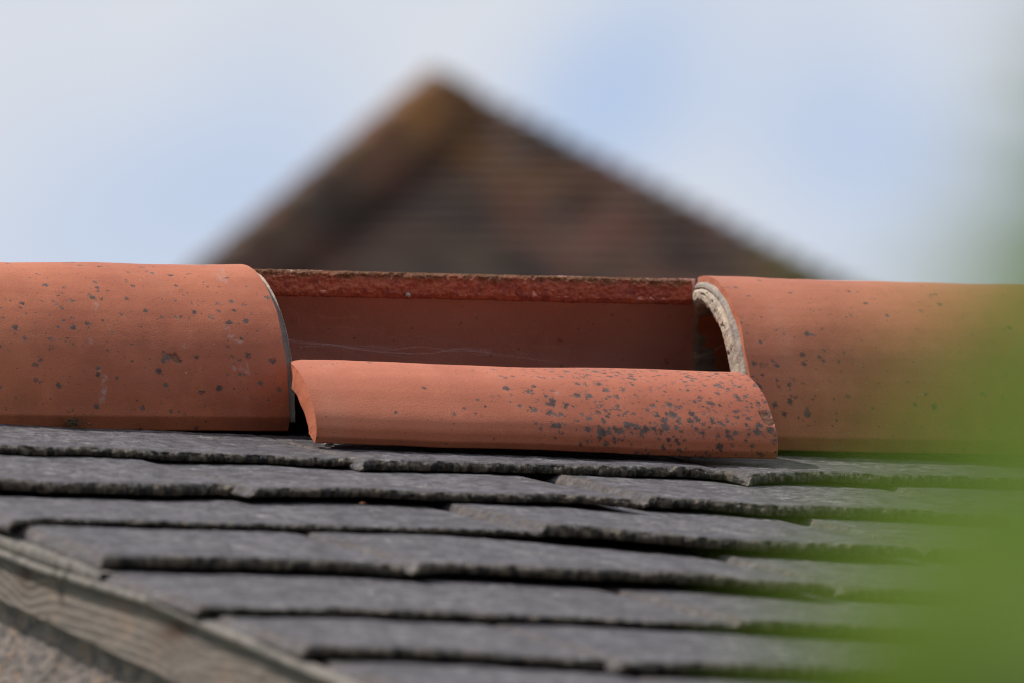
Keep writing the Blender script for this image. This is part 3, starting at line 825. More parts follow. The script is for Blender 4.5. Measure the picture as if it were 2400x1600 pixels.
labels = {
    (0, 0): 'grey slate under the left ridge tile, topmost visible course', (0, 1): 'grey slate with wavy edge directly under the fallen tile half',
    (0, 2): 'pale-flecked grey slate directly under the right-hand ridge tile', (0, 3): 'topmost-course slate at the far right, veiled by green leaves',
    (1, 0): 'second-course grey slate with a flaking hump, at the left edge', (1, 1): 'second-course middle slate, black gap under its lower edge',
    (1, 2): 'second-course slate with chipped brown left corner, right of middle', (1, 3): 'second-course slate veiled by green leaves at the far right',
    (2, 0): 'long third-course slate running from the left verge to the middle', (2, 1): 'raised third-course slate with brown left edge and deep shadow below',
    (2, 2): 'third-course slate lost in green blur at the far right', (3, 0): 'fourth-course slate starting at the wooden verge, thick dark edge',
    (3, 1): 'fourth-course middle slate with brown stained left corner, black shadow below', (3, 2): 'fourth-course slate fading behind green leaves at right',
    (4, 0): 'long blurred fifth-course slate from the verge to right of centre', (4, 1): 'blurred fifth-course slate with rusty left corner, right of centre',
    (5, 0): 'blurred sixth-course slate starting at the verge strip', (5, 1): 'blurred sixth-course slate at bottom right of centre',
    (5, 2): 'sixth-course slate hidden in green blur at the far right',
    (6, 0): 'blurred slate on the bottom edge of the picture, left of centre', (6, 1): 'blurred slate on the bottom edge of the picture, right of centre'}

tails = []          # mean tail Y per row as a function of X, for gauges
row_xy = []
for r, row in enumerate(rows):
    rr_ = []
    for (pts, th, lift, xl, xr) in row:
        P = np.array([at(x, y, N0, PB + N0 * lift) for x, y in pts])
        if xl is not None and P[0, 0] > xl:
            sl = (P[-1, 1] - P[0, 1]) / (P[-1, 0] - P[0, 0]) * 0.3
            P = np.vstack([[xl, P[0, 1] + sl * (xl - P[0, 0]), 0], P])
        elif xl is not None:
            P[0, 0] = xl
        if xr is not None:
            P = P[P[:, 0] < xr - 0.01]
            sl = -0.04
            P = np.vstack([P, [xr, P[-1, 1] + sl * (xr - P[-1, 0]), 0]])
        rr_.append(P[:, :2])
    row_xy.append(rr_)
    A = np.vstack(rr_)
    tails.append((A[:, 0], A[:, 1]))


def tail_y(r, x):
    if r < 0:
        return np.interp(x, tails[0][0], tails[0][1]) + 0.19
    return np.interp(x, tails[r][0], tails[r][1])


def thick_at(r, x):
    if r < 0:
        return np.full_like(x, 0.009)
    out_ = np.full_like(x, 0.009)
    for (pts, th, lift, xl, xr), P in zip(rows[r], row_xy[r]):
        out_ = np.where((x >= P[0, 0]) & (x <= P[-1, 0]), th / 2500.0 * 1.0, out_)
    ker = np.ones(41) / 41
    return np.convolve(np.pad(out_, 20, mode='edge'), ker, mode='valid')


for r, row in enumerate(rows):
    for k, (pts, th, lift, xl, xr) in enumerate(row):
        P = row_xy[r][k]
        xa, xb = P[0, 0], P[-1, 0]
        d = np.linalg.norm(np.array([0.5 * (xa + xb), P[0, 1], Z0]) - CAM)
        t = th / 2500.0 * 1.04 * d / 8.0
        near = r <= 2
        su = 0.0014 if r == 0 else (0.0017 if near else 0.003)
        sv = 0.0026 if near else 0.005
        nu = int((xb - xa) / su) + 1
        U = np.linspace(xa, xb, nu)
        seed = r * 17 + k * 5.3
        ty = np.interp(U, P[:, 0], P[:, 1])
        # dressed, scalloped lower edge
        sc1 = fbm(np.stack([U * 38, U * 0 + seed, U * 0], -1), 3)
        scal = np.abs(perlin(np.stack([U * 95, U * 0 + seed + 5, U * 0], -1)))
        ty = ty + 0.0028 * sc1 + 0.0030 * scal + 0.0022 * np.abs(perlin(np.stack([U * 210, U * 0 + seed + 8, U * 0], -1)))
        g = float(np.mean(tail_y(r - 1, U)) - np.mean(ty))
        L = min(0.36, g * 1.55)
        vis = g + 0.03
        vs = np.r_[np.arange(0, vis, sv), np.linspace(vis, L, 6)]
        nv = len(vs)
        tmax = max(q[1] for q in row) / 2500.0 * 1.04 * d / 8.0
        tilt = ((thick_at(r - 1, U) + 0.0004 + (tmax - t) * 0.55 + lift) / g)[:, None]
        UU, VV = np.meshgrid(U, vs, indexing='ij')
        Ymid = ty[:, None] + VV
        # edges straighten up the slope
        X = UU + (SK if k else SK + 0.045 * (1 - smooth(0, 0.3, UU - xa))) * VV
        rag = 0.003 * fbm(np.stack([VV * 30, VV * 0 + seed, VV * 0], -1), 3)
        wL = 1 - smooth(0, 0.05, UU - xa); wR = 1 - smooth(0, 0.05, xb - UU)
        X = X + rag * (wL - wR)
        H = -tilt * VV
        dl = UU - xa; dr = xb - UU
        p3 = np.stack([UU, Ymid, UU * 0 + seed], -1)
        # layered, slightly wavy face
        lay = fbm(p3 * np.array([9, 9, 1]), 3)
        step_ = np.floor(lay * 7) / 7
        H = H + 0.0009 * fbm(p3 * np.array([5, 6, 1]), 2) + 0.0013 * (0.65 * step_ + 0.35 * lay) + 0.0010 * fbm(p3 * np.array([60, 40, 1]), 4, 0.65)
        bw = 0.009 + 0.005 * fbm(np.stack([VV * 25, VV * 0 + seed + 2, VV * 0], -1), 2)
        bev = (1 - smooth(0, 1, dl / bw)) * 0.80 + (1 - smooth(0, 1, dr / 0.009)) * 0.45
        H = H - t * bev * (0.85 + 0.4 * fbm(p3 * np.array([70, 70, 1]), 3))
        # worn lip at the tail
        lipw = 0.0012 + 0.003 * np.abs(fbm(np.stack([UU * 45, UU * 0, UU * 0 + seed], -1), 3))
        lip = (1 - smooth(0, 1, VV / lipw))
        H = H - lip * t * (0.04 + 0.50 * np.clip(fbm(np.stack([UU * 95, UU * 0 + 3, UU * 0 + seed], -1), 3) + 0.1, 0, 1))
        Zt = zroof(X, Ymid) + (H + lift)
        top = np.stack([X, Ymid, Zt], -1)
        # tail face, rows going down
        K = 9 if near else 5
        kk = np.linspace(0, 1, K + 1)[1:]
        z_top = Zt[:, 0]; z_bot = zroof(U, ty) + lift - t
        z_bot = z_bot + 0.0006 * fbm(np.stack([U * 60, U * 0 + seed, U * 0 + 1], -1), 3)
        z_bot = np.minimum(z_bot, z_top - 0.0015)
        FZ = z_top[:, None] * (1 - kk)[None] + z_bot[:, None] * kk[None]
        FX = np.repeat(U[:, None], K, 1)
        pf = np.stack([FX, FZ * 2.0, FX * 0 + seed], -1)
        FY = ty[:, None] - 0.0020 * np.sin(kk * math.pi)[None] + 0.0050 * fbm(pf * np.array([110, 30, 1]), 4, 0.65) + 0.0010 * kk[None] ** 2
        face = np.stack([FX, FY, FZ], -1)[:, ::-1]
        # underside back to the head
        und = top[:, -1].copy(); und[:, 2] -= t
        allv = np.concatenate([und[:, None], face, top], 1)
        nrow = allv.shape[1]
        V = allv.reshape(-1, 3)
        F = grid_faces(nu, nrow, flip=False)
        # sides and underside
        sideL = []
        base = len(V)
        SL = top[0].copy(); SL[:, 2] = np.minimum(SL[:, 2] - 0.0008, zroof(SL[:, 0], SL[:, 1]) + lift - tilt[0] * vs - t)
        SR = top[-1].copy(); SR[:, 2] = np.minimum(SR[:, 2] - 0.0008, zroof(SR[:, 0], SR[:, 1]) + lift - tilt[-1] * vs - t)
        V = np.vstack([V, SL, SR])
        off_top = 1 + K
        j = np.arange(nv - 1)
        FL = np.stack([off_top + j, off_top + j + 1, base + j + 1, base + j], -1)
        e = (nu - 1) * nrow + off_top
        FR = np.stack([e + j + 1, e + j, base + nv + j, base + nv + j + 1], -1)
        hd = np.arange(nu - 1)
        FH = np.stack([hd * nrow + nrow - 1, (hd + 1) * nrow + nrow - 1, (hd + 1) * nrow, hd * nrow], -1)
        F = np.vstack([F, FL, FR, FH])
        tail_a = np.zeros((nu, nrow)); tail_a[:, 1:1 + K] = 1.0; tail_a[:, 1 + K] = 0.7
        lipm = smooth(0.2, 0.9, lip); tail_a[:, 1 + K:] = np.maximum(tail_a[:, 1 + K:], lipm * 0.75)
        edge_a = np.zeros((nu, nrow))
        edge_a[:, 1 + K:] = np.clip((1 - smooth(1.0, 2.6, dl / bw)) + 0.5 * (1 - smooth(0, 0.02, dr)), 0, 1)
        edge_a[:, 1:1 + K] = ((1 - smooth(0, 0.015, U - xa)) * 0.3)[:, None]
        padz = np.full(2 * nv, 0.15)
        lab = labels[(r, k)]
        o = mesh_obj('roof_slate', V, F, M_SLATE, origin=(0.5 * (xa + xb), float(np.mean(ty)), float(np.min(V[:, 2]))),
                     attrs=dict(tail=np.r_[tail_a.ravel(), padz], edge=np.r_[edge_a.ravel(), padz * 0 + 1.0]))
        tag(o, lab, 'slate', 'roof slates below the ridge')

# ------------------------------------------------------------------ the outbuilding that carries the roof
def wood_mat():
    m, t, b, co = new_mat('weathered_wood')
    g = t.attr('grain')
    nz = t.noise(t.mapping(co, scale=(30, 5, 40)), 1.0, 4, 0.6)
    ph = t.math('ADD', g, t.math('MULTIPLY', nz, 0.7))
    sn = t.math('SINE', t.math('MULTIPLY', ph, 6.2832))
    brk = t.ramp(t.noise(t.mapping(co, scale=(60, 14, 120)), 1.0, 4, 0.7), 0.32, 0.62, 0.15, 1.0)
    sn2 = t.math('SINE', t.math('MULTIPLY', t.math('ADD', g, t.math('MULTIPLY', nz, 1.5)), 19.7))
    c = t.mix(t.math('MULTIPLY', t.ramp(sn, 0.2, 1.0), brk), srgb(134, 122, 112), srgb(74, 66, 61))
    c = t.mix(t.math('MULTIPLY', t.ramp(sn2, 0.2, 1.0), 0.35), c, srgb(104, 96, 90))
    c = t.mix(t.math('MULTIPLY', t.ramp(t.noise(co, 16, 4, 0.65), 0.50, 0.72), 0.6), c, srgb(152, 124, 104))
    c = t.mix(t.math('MULTIPLY', t.ramp(t.noise(co, 22, 3, 0.6), 0.60, 0.72), 0.7), c, (0.035, 0.028, 0.024))
    c = t.mix(t.attr('knot'), c, (0.09, 0.045, 0.025))
    t.link(c, b.inputs['Base Color']); b.inputs['Roughness'].default_value = 0.85
    h = t.math('ADD', t.math('MULTIPLY', sn, -0.3), t.noise(t.mapping(co, scale=(200, 20, 200)), 1.0, 4, 0.7))
    t.link(t.bump(h, 0.0008, 0.7), b.inputs['Normal'])
    return m


M_WOOD = wood_mat()
M_STRIP = simple('mossy_strip', srgb(138, 130, 120), srgb(100, 95, 90), 60, 0.9, 200, 0.0015, c3=srgb(70, 68, 56), s3=40)
M_RENDER = simple('rough_render', srgb(158, 144, 136), srgb(98, 91, 91), 110, 0.92, 160, 0.005, c3=srgb(172, 142, 122), s3=90, sc=(1, .4, 1))
M_DECK = simple('old_timber', (0.06, 0.045, 0.035), (0.10, 0.075, 0.055), 20, 0.9, 60, 0.002)

XV = -0.72
shed = empty('outbuilding', (1.2, 0.0, 0.0))
tag(shed, 'low outbuilding with rough pinkish wall and weathered timber verge under the slates', 'outbuilding')


def part_from(name, V, F, mat, **kw):
    return mesh_obj(name, V, F, mat, parent=shed, **kw)


# roof deck: solid wedge under the slates, both slopes
V, F = [], []
EY = -2.6
x0d, x1d = -0.735, 3.2
dk = 0.034
for x in (x0d, x1d):
    sk = -0.083 if x == x0d else 0.0
    for (y_, zz) in ((EY, 0), (-0.02, 0), (0.02, 0), (-EY, 0), (-EY, -0.05), (0.0, -0.06), (EY, -0.05)):
        V.append((x + sk * y_, y_, zroof(x, -abs(y_)) - dk + zz))
F = [(0, 1, 8, 7), (1, 2, 9, 8), (2, 3, 10, 9), (3, 4, 11, 10), (4, 5, 12, 11), (5, 6, 13, 12), (6, 0, 7, 13), (6, 5, 4, 3, 2, 1, 0), (7, 8, 9, 10, 11, 12, 13)]
part_from('roof_deck', V, F, M_DECK, smooth_shade=False)
# back slope covering (plain grey sheet of slate courses) so that the far side is closed
V, F = [], []
ncs = 12
for i in range(ncs):
    y0 = 0.13 + i * 0.2; y1 = y0 + 0.24
    for x in (XV, x1d + 0.05):
        V += [(x, y0, zroof(x, -y0) - 0.012), (x, y1, zroof(x, -y1) - 0.002), (x, y1, zroof(x, -y1) - 0.012), (x, y0, zroof(x, -y0) - 0.022)]
    b = i * 8
    F += [(b, b + 1, b + 5, b + 4), (b + 1, b + 2, b + 6, b + 5), (b + 2, b + 3, b + 7, b + 6), (b, b + 3, b + 2, b + 1), (b + 4, b + 5, b + 6, b + 7), (b, b + 4, b + 7, b + 3)]
part_from('rear_slating', V, F, M_SLATE, smooth_shade=False)
# ridge board
V, F = [], []
box(V, F, (1.25, 0, 2.86), (3.9, 0.03, 0.06))
part_from('ridge_board', V, F, M_DECK, smooth_shade=False)

V, F = [], []
for x in np.linspace(XV, 3.1, 60):
    for y in np.linspace(-0.125, 0.125, 12):
        V.append((x, y, zroof(x, -abs(y)) + 0.004 + 0.006 * random.random() + 0.01 * (1 - abs(y) / 0.125)))
F = grid_faces(60, 12).tolist()
M_HOLLOW = simple('hollow_shade_dark', (0.020, 0.013, 0.010), (0.045, 0.025, 0.018), 90, 0.95, 200, 0.002)  # near-black strip added so the hollow under the ridge looks shaded
part_from('hollow_shade', V, F, M_HOLLOW)

# bargeboard: outer face traced on the verge plane
XB = -0.812
VS = -0.083                                     # the verge runs askew: X = XB + VS * Y
nB = (1, -VS, 0)
tl = at(-300, 1168, nB, (XB, 0, 0)); bl = at(-300, 1262, nB, (XB, 0, 0))
tr = at(900, 1642, nB, (XB, 0, 0)); br = at(900, 1836, nB, (XB, 0, 0))
top_l = at(0, 1287, nB, (XB, 0, 0)); top_r = at(600, 1508, nB, (XB, 0, 0))
bot_l = at(0, 1405, nB, (XB, 0, 0)); bot_r = at(408, 1598, nB, (XB, 0, 0))
def line_z(a, b, y): return a[2] + (b[2] - a[2]) * (y - a[1]) / (b[1] - a[1])
ns, nvv = 900, 60
ys = np.linspace(0.0, -2.5, ns)
def trace(pts, yy):
    Q = np.array([at(px, py, nB, (XB, 0, 0)) for px, py in pts])
    Q = Q[np.argsort(Q[:, 1])]
    Q = np.vstack([Q[0] + (Q[0] - Q[1]) * 30, Q, Q[-1] + (Q[-1] - Q[-2]) * 30])
    return np.interp(yy, Q[:, 1], Q[:, 2])
zt = trace([(0, 1296), (130, 1346), (357, 1412), (600, 1517), (850, 1625)], ys); zb = line_z(bot_l, bot_r, ys)
zb = zb + 0.0008 * fbm(np.stack([ys * 30, ys * 0, ys * 0], -1), 3)
vv = np.linspace(0, 1, nvv)
YY = np.repeat(ys[:, None], nvv, 1); ZZ = zt[:, None] * (1 - vv) + zb[:, None] * vv
Hh = (zt - zb)[:, None]
vmm = vv[None] * Hh
grain = vmm * 125
kn = []
knot = np.zeros_like(YY)
for (kx, ky, amp, wd) in ((62, 1400, -1.8, 0.040), (470, 1540, -1.5, 0.06)):
    kp = at(kx, ky, nB, (XB, 0, 0))
    kv = line_z(top_l, top_r, kp[1]) - kp[2]
    q = (YY - kp[1]) / wd
    grain = grain + amp * np.exp(-np.abs(q) ** 1.7) * np.exp(-((vmm - kv * 0.6) / 0.055) ** 2)
kp = at(62, 1345, nB, (XB, 0, 0))
knot = np.exp(-(((YY - kp[1]) / 0.020) ** 2 + ((ZZ - kp[2]) / 0.010) ** 2))
kp = at(415, 1475, nB, (XB, 0, 0))
knot = np.maximum(knot, np.exp(-(((YY - kp[1]) / 0.035) ** 2 + ((ZZ - kp[2]) / 0.010) ** 2)))
XX = XB + VS * YY - 0.0003 * np.sin(grain * 6.28) * 0.5 + 0.0010 * fbm(np.stack([YY * 20, ZZ * 60, YY * 0], -1), 3)
V = np.stack([XX, YY, ZZ], -1).reshape(-1, 3)
F = grid_faces(ns, nvv, flip=True)
back = V.copy().reshape(ns, nvv, 3)[:, [0, -1]]; back[..., 0] = XB + VS * back[..., 1] + 0.022
Vb_ = back.reshape(-1, 3); b0 = len(V)
i = np.arange(ns - 1)
F = np.vstack([F, np.stack([i * nvv, (i + 1) * nvv, b0 + (i + 1) * 2, b0 + i * 2], -1),
               np.stack([i * nvv + nvv - 1, b0 + i * 2 + 1, b0 + (i + 1) * 2 + 1, (i + 1) * nvv + nvv - 1], -1)])
V = np.vstack([V, Vb_])
bb = part_from('bargeboard', V, F, M_WOOD, attrs=dict(grain=np.r_[grain.ravel(), np.repeat(grain[:, 0], 2)], knot=np.r_[knot.ravel(), np.zeros(2 * ns)]))
bb['label'] = 'weathered grey bargeboard with a dark knot'
# two thin strips between slates and bargeboard
for (pl, hgt, xo, wdt, y_end) in (([(0, 1253), (215, 1331)], 0.0105, XB - 0.004, 0.012, at(245, 1340, nB, (XB, 0, 0))[1]),
                                  ([(0, 1282), (130, 1331), (357, 1397), (600, 1501), (850, 1610)], 0.0062, XB - 0.008, 0.014, -2.5)):
    ys2 = np.linspace(0, y_end, 500)
    z1 = trace(pl, ys2)
    wob = 0.0008 * fbm(np.stack([ys2 * 14, ys2 * 0, ys2 * 0], -1), 3)
    loopv = []
    for (dx, dz) in ((wdt, 0), (0.002, 0), (0, -0.0015), (0, -hgt + 0.001), (0.002, -hgt), (wdt, -hgt)):
        loopv.append(np.stack([xo + VS * ys2 + dx + wob, ys2, z1 + dz + wob], -1))
    V = np.stack(loopv, 1).reshape(-1, 3)
    part_from('verge_strip', V, grid_faces(500, 6, flip=True), M_STRIP)
# gable wall below the bargeboard, set back, and the other walls
XW = XB + 0.016
ng, mz = 420, 160
ys3 = np.linspace(0.3, -2.3, ng)
ztop = line_z(top_l, top_r, ys3) - 0.03
tz = np.linspace(0, 1, mz) ** 2
ZW = ztop[:, None] * (1 - tz) + 0.0 * tz
YW = np.repeat(ys3[:, None], mz, 1)
XWv = XW + VS * YW - 0.0035 * fbm(np.stack([YW * 45, ZW * 45, YW * 0], -1), 4) - 0.003 * fbm(np.stack([YW * 9, ZW * 9, YW * 0], -1), 2)
V = np.stack([XWv, YW, ZW], -1).reshape(-1, 3)
gw = part_from('gable_wall', V, grid_faces(ng, mz, flip=True), M_RENDER)
gw['label'] = 'rough pinkish-brown wall under the bargeboard'
V, F = [], []
box(V, F, (1.35, -2.25, 0.98), (3.70, 0.2, 1.96)); box(V, F, (1.25, 2.3, 0.98), (3.90, 0.2, 1.96)); box(V, F, (3.10, 0.02, 0.98), (0.2, 4.33, 1.955))
part_from('wall', V, F, M_RENDER, smooth_shade=False)

# ------------------------------------------------------------------ cobwebs and litter
def tube(path, r, sides=4):
    path = np.asarray(path, float)
    T = np.gradient(path, axis=0); T /= np.linalg.norm(T, axis=1)[:, None] + 1e-9
    up = np.array([0.1, 1.0, 0.2])
    A = np.cross(T, up); A /= np.linalg.norm(A, axis=1)[:, None]; B = np.cross(T, A)
    ang = np.linspace(0, 2 * math.pi, sides, endpoint=False)
    V = (path[:, None] + r * (np.cos(ang)[None, :, None] * A[:, None] + np.sin(ang)[None, :, None] * B[:, None])).reshape(-1, 3)
    F = []
    n = len(path)
    for i in range(n - 1):
        for j in range(sides):
            F.append((i * sides + j, i * sides + (j + 1) % sides, (i + 1) * sides + (j + 1) % sides, (i + 1) * sides + j))
    return V, F


m, t, b, co = new_mat('spider_silk')
b.inputs['Base Color'].default_value = (0.75, 0.68, 0.72, 1); b.inputs['Roughness'].default_value = 0.35
M_SILK = m
threads = []
def z2(*p): return [(550 + x * 0.2551, 580 + y * 0.2551) for x, y in p]
main = [z2((450, 830), (560, 860), (700, 880), (860, 885), (1000, 895), (1200, 905), (1480, 915)),
        z2((460, 845), (700, 870), (960, 905), (1140, 925), (1330, 955), (1500, 962), (1800, 970), (2050, 925), (2352, 955)),
        z2((600, 915), (760, 900), (950, 903), (1150, 940), (1350, 950), (1690, 912), (2000, 940), (2150, 925), (2352, 945)),
        z2((340, 410), (500, 440), (860, 430)), z2((850, 330), (960, 470), (1060, 600), (1170, 705), (1280, 750), (1420, 830)),
        z2((1340, 445), (1350, 490), (1375, 530), (1400, 560), (1440, 585)), z2((600, 520), (700, 570), (830, 640)), z2((2010, 480), (2025, 550), (2010, 620), (2050, 720)),
        z2((330, 470), (560, 600), (600, 740)), z2((460, 870), (490, 920), (480, 970)), z2((1330, 955), (1450, 985), (1640, 1010)), z2((980, 930), (1060, 965), (1150, 1000)),
        z2((860, 540), (960, 470)), z2((1530, 470), (1540, 560), (1600, 640)), z2((1900, 470), (1940, 530)), z2((700, 620), (900, 650), (1150, 640)),
        [(1100, 820), (1200, 832), (1290, 845), (1318, 852)], [(1100, 828), (1210, 836), (1280, 845)], [(1195, 705), (1215, 725), (1232, 735)], [(1171, 705), (1170, 730)],
        [(1400, 712), (1385, 735), (1360, 768)], [(1240, 810), (1320, 815), (1335, 825)], [(1200, 800), (1205, 822), (1240, 830)], [(1630, 838), (1670, 822), (1708, 803)],
        [(1632, 836), (1680, 815), (1706, 800)], [(1020, 823), (1100, 822), (1160, 828)], [(1240, 755), (1260, 768)]]
for q, path in enumerate(main):
    path = np.array(path, float)
    k = 3 if q < 3 else 1
    for c in range(k):
        dep = 0.030 + 0.012 * RND.random()
        if q in (23, 24):
            dep = 0.02
        P = np.array([at(x + RND.normal() * 1.2 * (c > 0), y + RND.normal() * 3.0 * (c > 0), (0, 1, 0), (0, dep, 0)) for x, y in path])
        P = spline(P, 0.004) if len(P) > 2 else resample(P, 0.01)
        threads.append(tube(P, 0.00004 if q < 5 else 0.00005, 3))
for c in range(34):      # loose crossing strands
    x = 660 + 900 * RND.random(); y = 715 + 110 * RND.random() ** 0.6
    an = RND.normal() * 0.9; L = 40 + 120 * RND.random()
    pts = [(x, y), (x + L * .5 * math.cos(an), y + L * .5 * math.sin(an) * .5 + 5 * RND.normal()), (x + L * math.cos(an), y + L * math.sin(an) * .5)]
    pts = [(px, min(max(py, 705), 850)) for px, py in pts if 650 < px < 1600]
    if len(pts) == 3:
        P = spline(np.array([at(px, py, (0, 1, 0), (0, 0.03 + .03 * RND.random(), 0)) for px, py in pts]), 0.006)
        threads.append(tube(P, 0.00003, 3))
V, F = [], []
for (v, f) in threads:
    k = len(V); V.extend(v.tolist()); F.extend([tuple(k + i for i in ff) for ff in f])
web = mesh_obj('cobweb', V, F, M_SILK, origin=(-0.05, 0.04, 2.92))
tag(web, 'wispy cobweb threads stretched across the hollow of the broken ridge tile', 'cobweb')

M_HUSK = simple('dried_husk', srgb(196, 136, 84), srgb(150, 92, 54), 300, 0.8, 700, 0.0005)
def husk(px, py, s, depth, rot, lab):
    V, F = [], []
    P0 = at(px, py, (0, 1, 0), (0, depth, 0))
    n = 36
    for side in (0, 1):
        V.append((0, -0.0006 if side == 0 else 0.0006, 0))
        for i in range(n):
            a = 2 * math.pi * i / n
            r = s * (0.28 + 0.72 * max(0, math.cos(1.5 * (a - 0.3))) ** 2) * (1 + 0.15 * math.sin(7 * a))
            V.append((r * math.cos(a + rot), (-0.0006 if side == 0 else 0.0004) + 0.3 * r * math.sin(a * 1.5), r * math.sin(a + rot)))
    for i in range(n):
        j = (i + 1) % n
        F.append((0, 1 + i, 1 + j)); F.append((n + 1, n + 2 + j, n + 2 + i)); F.append((1 + i, n + 2 + i, n + 2 + j, 1 + j))
    V = np.array(V) + P0
    o = mesh_obj('dried_husk', V, F, M_HUSK, origin=P0)
    return tag(o, lab, 'husk', 'dried husks caught in the cobweb')
husk(1147, 772, 0.0028, 0.075, 0.4, 'pale dried husk caught in cobweb near the middle of the hollow')
husk(1311, 797, 0.0034, 0.075, 1.6, 'brightest orange-brown husk, with a wisp above it, in the hollow')
husk(1560, 846, 0.0030, 0.085, 1.3, 'brown husk low in the hollow near the open mortared end')
# pale crumb on the broken edge
def crumb(name, px, py, plane_y, r, mat, lab, cat, n=(0, 1, 0), p=None, seed=0, squash=(1, 1, 1)):
    bm = bmesh.new(); bmesh.ops.create_icosphere(bm, subdivisions=3, radius=1.0)
    co_ = np.array([v.co[:] for v in bm.verts]); fs = [[v.index for v in f.verts] for f in bm.faces]; bm.free()
    co_ = co_ * (1 + 0.6 * fbm(co_ * 1.6 + seed, 3))[:, None] * np.array(squash) * r
    P0 = at(px, py, n, p if p is not None else (0, plane_y, 0))
    o = mesh_obj(name, co_ + P0, fs, mat, origin=P0)
    return tag(o, lab, cat)
M_PALE = simple('lime_crumb', (0.55, 0.5, 0.45), (0.35, 0.32, 0.28), 400, 0.9, 900, 0.0004)
crumb('mortar_crumb', 957, 692, 0.0085, 0.0022, M_PALE, 'small white crumb hanging on the lower lip of the broken red edge', 'crumb', seed=3)
M_MOSS = simple('dry_moss', (0.05, 0.04, 0.02), (0.16, 0.12, 0.05), 300, 0.95, 800, 0.0008)
tuft_v, tuft_f = [], []
P0 = at(172, 990, (0, 1, 0), (0, -0.153, 0))
for q in range(90):
    a = RND.normal(size=3) * np.array([0.006, 0.0025, 0.004]); d = RND.normal(size=3) * np.array([.004, .002, .003]); d[2] = abs(d[2]) * .6
    st = P0 + a + np.array([0, 0.001, -0.003])
    v, f = tube(np.array([st, st + d * .6 + np.array([0, -.0006, 0]), st + d]), 0.00025, 3)
    k = len(tuft_v); tuft_v.extend(v.tolist()); tuft_f.extend([tuple(k + i for i in ff) for ff in f])
tag(mesh_obj('moss_tuft', tuft_v, tuft_f, M_MOSS, origin=P0), 'tiny dry moss tuft under the lower edge of the left ridge tile', 'moss')
# bits of debris on the slates
def on_roof(px, py): return at(px, py, N0, PB - N0 * 0.004)
for (px, py, r, mat, lab) in ((770, 1040, 0.003, M_PALE, 'pale chip on the top slate under the left corner of the fallen tile half'),
                              (851, 1178, 0.0017, M_HUSK, 'orange clay crumb on the third slate course beside the black gap')):
    p_ = on_roof(px, py)
    crumb('clay_crumb', px, py, 0, r, mat, lab, 'crumb', n=N0, p=PB - N0 * 0.004, seed=px, squash=(1.6, 1.2, 0.45))

# ------------------------------------------------------------------ far house with the hipped roof
HD = 40.0
apex = atd(1100, 224, HD)
# hip directions solved so that the hips project on the photographed slopes
vx, vy = -cf[0], -cf[1]; vl = math.hypot(vx, vy); to = np.array([vx / vl, vy / vl])       # towards the camera
lf = np.array([-to[1], to[0]]) * -1.0                                                       # to the left in the picture
if (np.array([lf[0], lf[1], 0]) @ cr) > 0: lf = -lf
best = None
for al in np.arange(8, 70, 1.0):
    for pt in np.arange(28, 56, 1.0):
        hl = to * math.cos(R(al)) + lf * math.sin(R(al)); hr = to * math.cos(R(90 - al)) - lf * math.sin(R(90 - al))
        dr_ = math.tan(R(pt)) / math.sqrt(2)
        e = 0
        for h, tx, tyy in ((hl, 602, 650), (hr, 1925, 650)):
            P_ = proj(apex + 2.0 * np.array([h[0], h[1], -dr_]))
            a0 = proj(apex)
            ang = math.atan2(P_[1] - a0[1], P_[0] - a0[0]); tg = math.atan2(tyy - a0[1], tx - a0[0])
            e += abs(ang - tg)
        if best is None or e < best[0]:
            best = (e, al, pt, hl, hr, dr_)
_, AL, PT, hl, hr, drp = best
print('hip', AL, PT, best[0])
house = empty('house', (apex[0], apex[1], 0.0))
tag(house, 'distant out-of-focus house with a dark hipped roof of aged clay tiles', 'house')


def roof_mat(name='old_clay_roof', ca=(0.042, 0.029, 0.029), cb=(0.130, 0.086, 0.070)):
    m, t, b, co = new_mat(name)
    cell = t.voro(t.mapping(co, scale=(1, 1, 1.6)), 4.2, out='Color')
    s = t.node('ShaderNodeSeparateColor'); t.link(cell, s.inputs[0])
    c = t.mix(s.outputs[0], ca, cb)
    c = t.mix(t.ramp(t.noise(co, 1.6, 3, 0.6), 0.45, 0.7), c, (0.170, 0.118, 0.082))
    c = t.mix(t.math('MULTIPLY', t.ramp(t.noise(t.mapping(co, loc=(3, 5, 1)), 2.6, 2, 0.5), 0.50, 0.64), 0.6), c, (0.24, 0.10, 0.07))
    c = t.mix(t.math('MULTIPLY', t.attr('lich'), 0.95), c, (0.62, 0.26, 0.06))
    c = t.mix(t.math('MULTIPLY', t.attr('moss'), 0.8), c, (0.16, 0.16, 0.03))
    c = t.mix(t.math('MULTIPLY', t.attr('red'), 0.55), c, (0.30, 0.13, 0.095))
    t.link(c, b.inputs['Base Color']); b.inputs['Roughness'].default_value = 0.85
    t.link(t.bump(t.noise(co, 30, 4), 0.01, 0.6), b.inputs['Normal'])
    return m


M_ROOF = roof_mat()
M_ROOF2 = roof_mat('hip_clay', (0.10, 0.062, 0.050), (0.22, 0.135, 0.10))
LEN = 6.0
e_l = apex + LEN * np.array([hl[0], hl[1], -drp]); e_r = apex + LEN * np.array([hr[0], hr[1], -drp])
e_bl = apex + LEN * np.array([-hr[0], -hr[1], -drp]); e_br = apex + LEN * np.array([-hl[0], -hl[1], -drp])


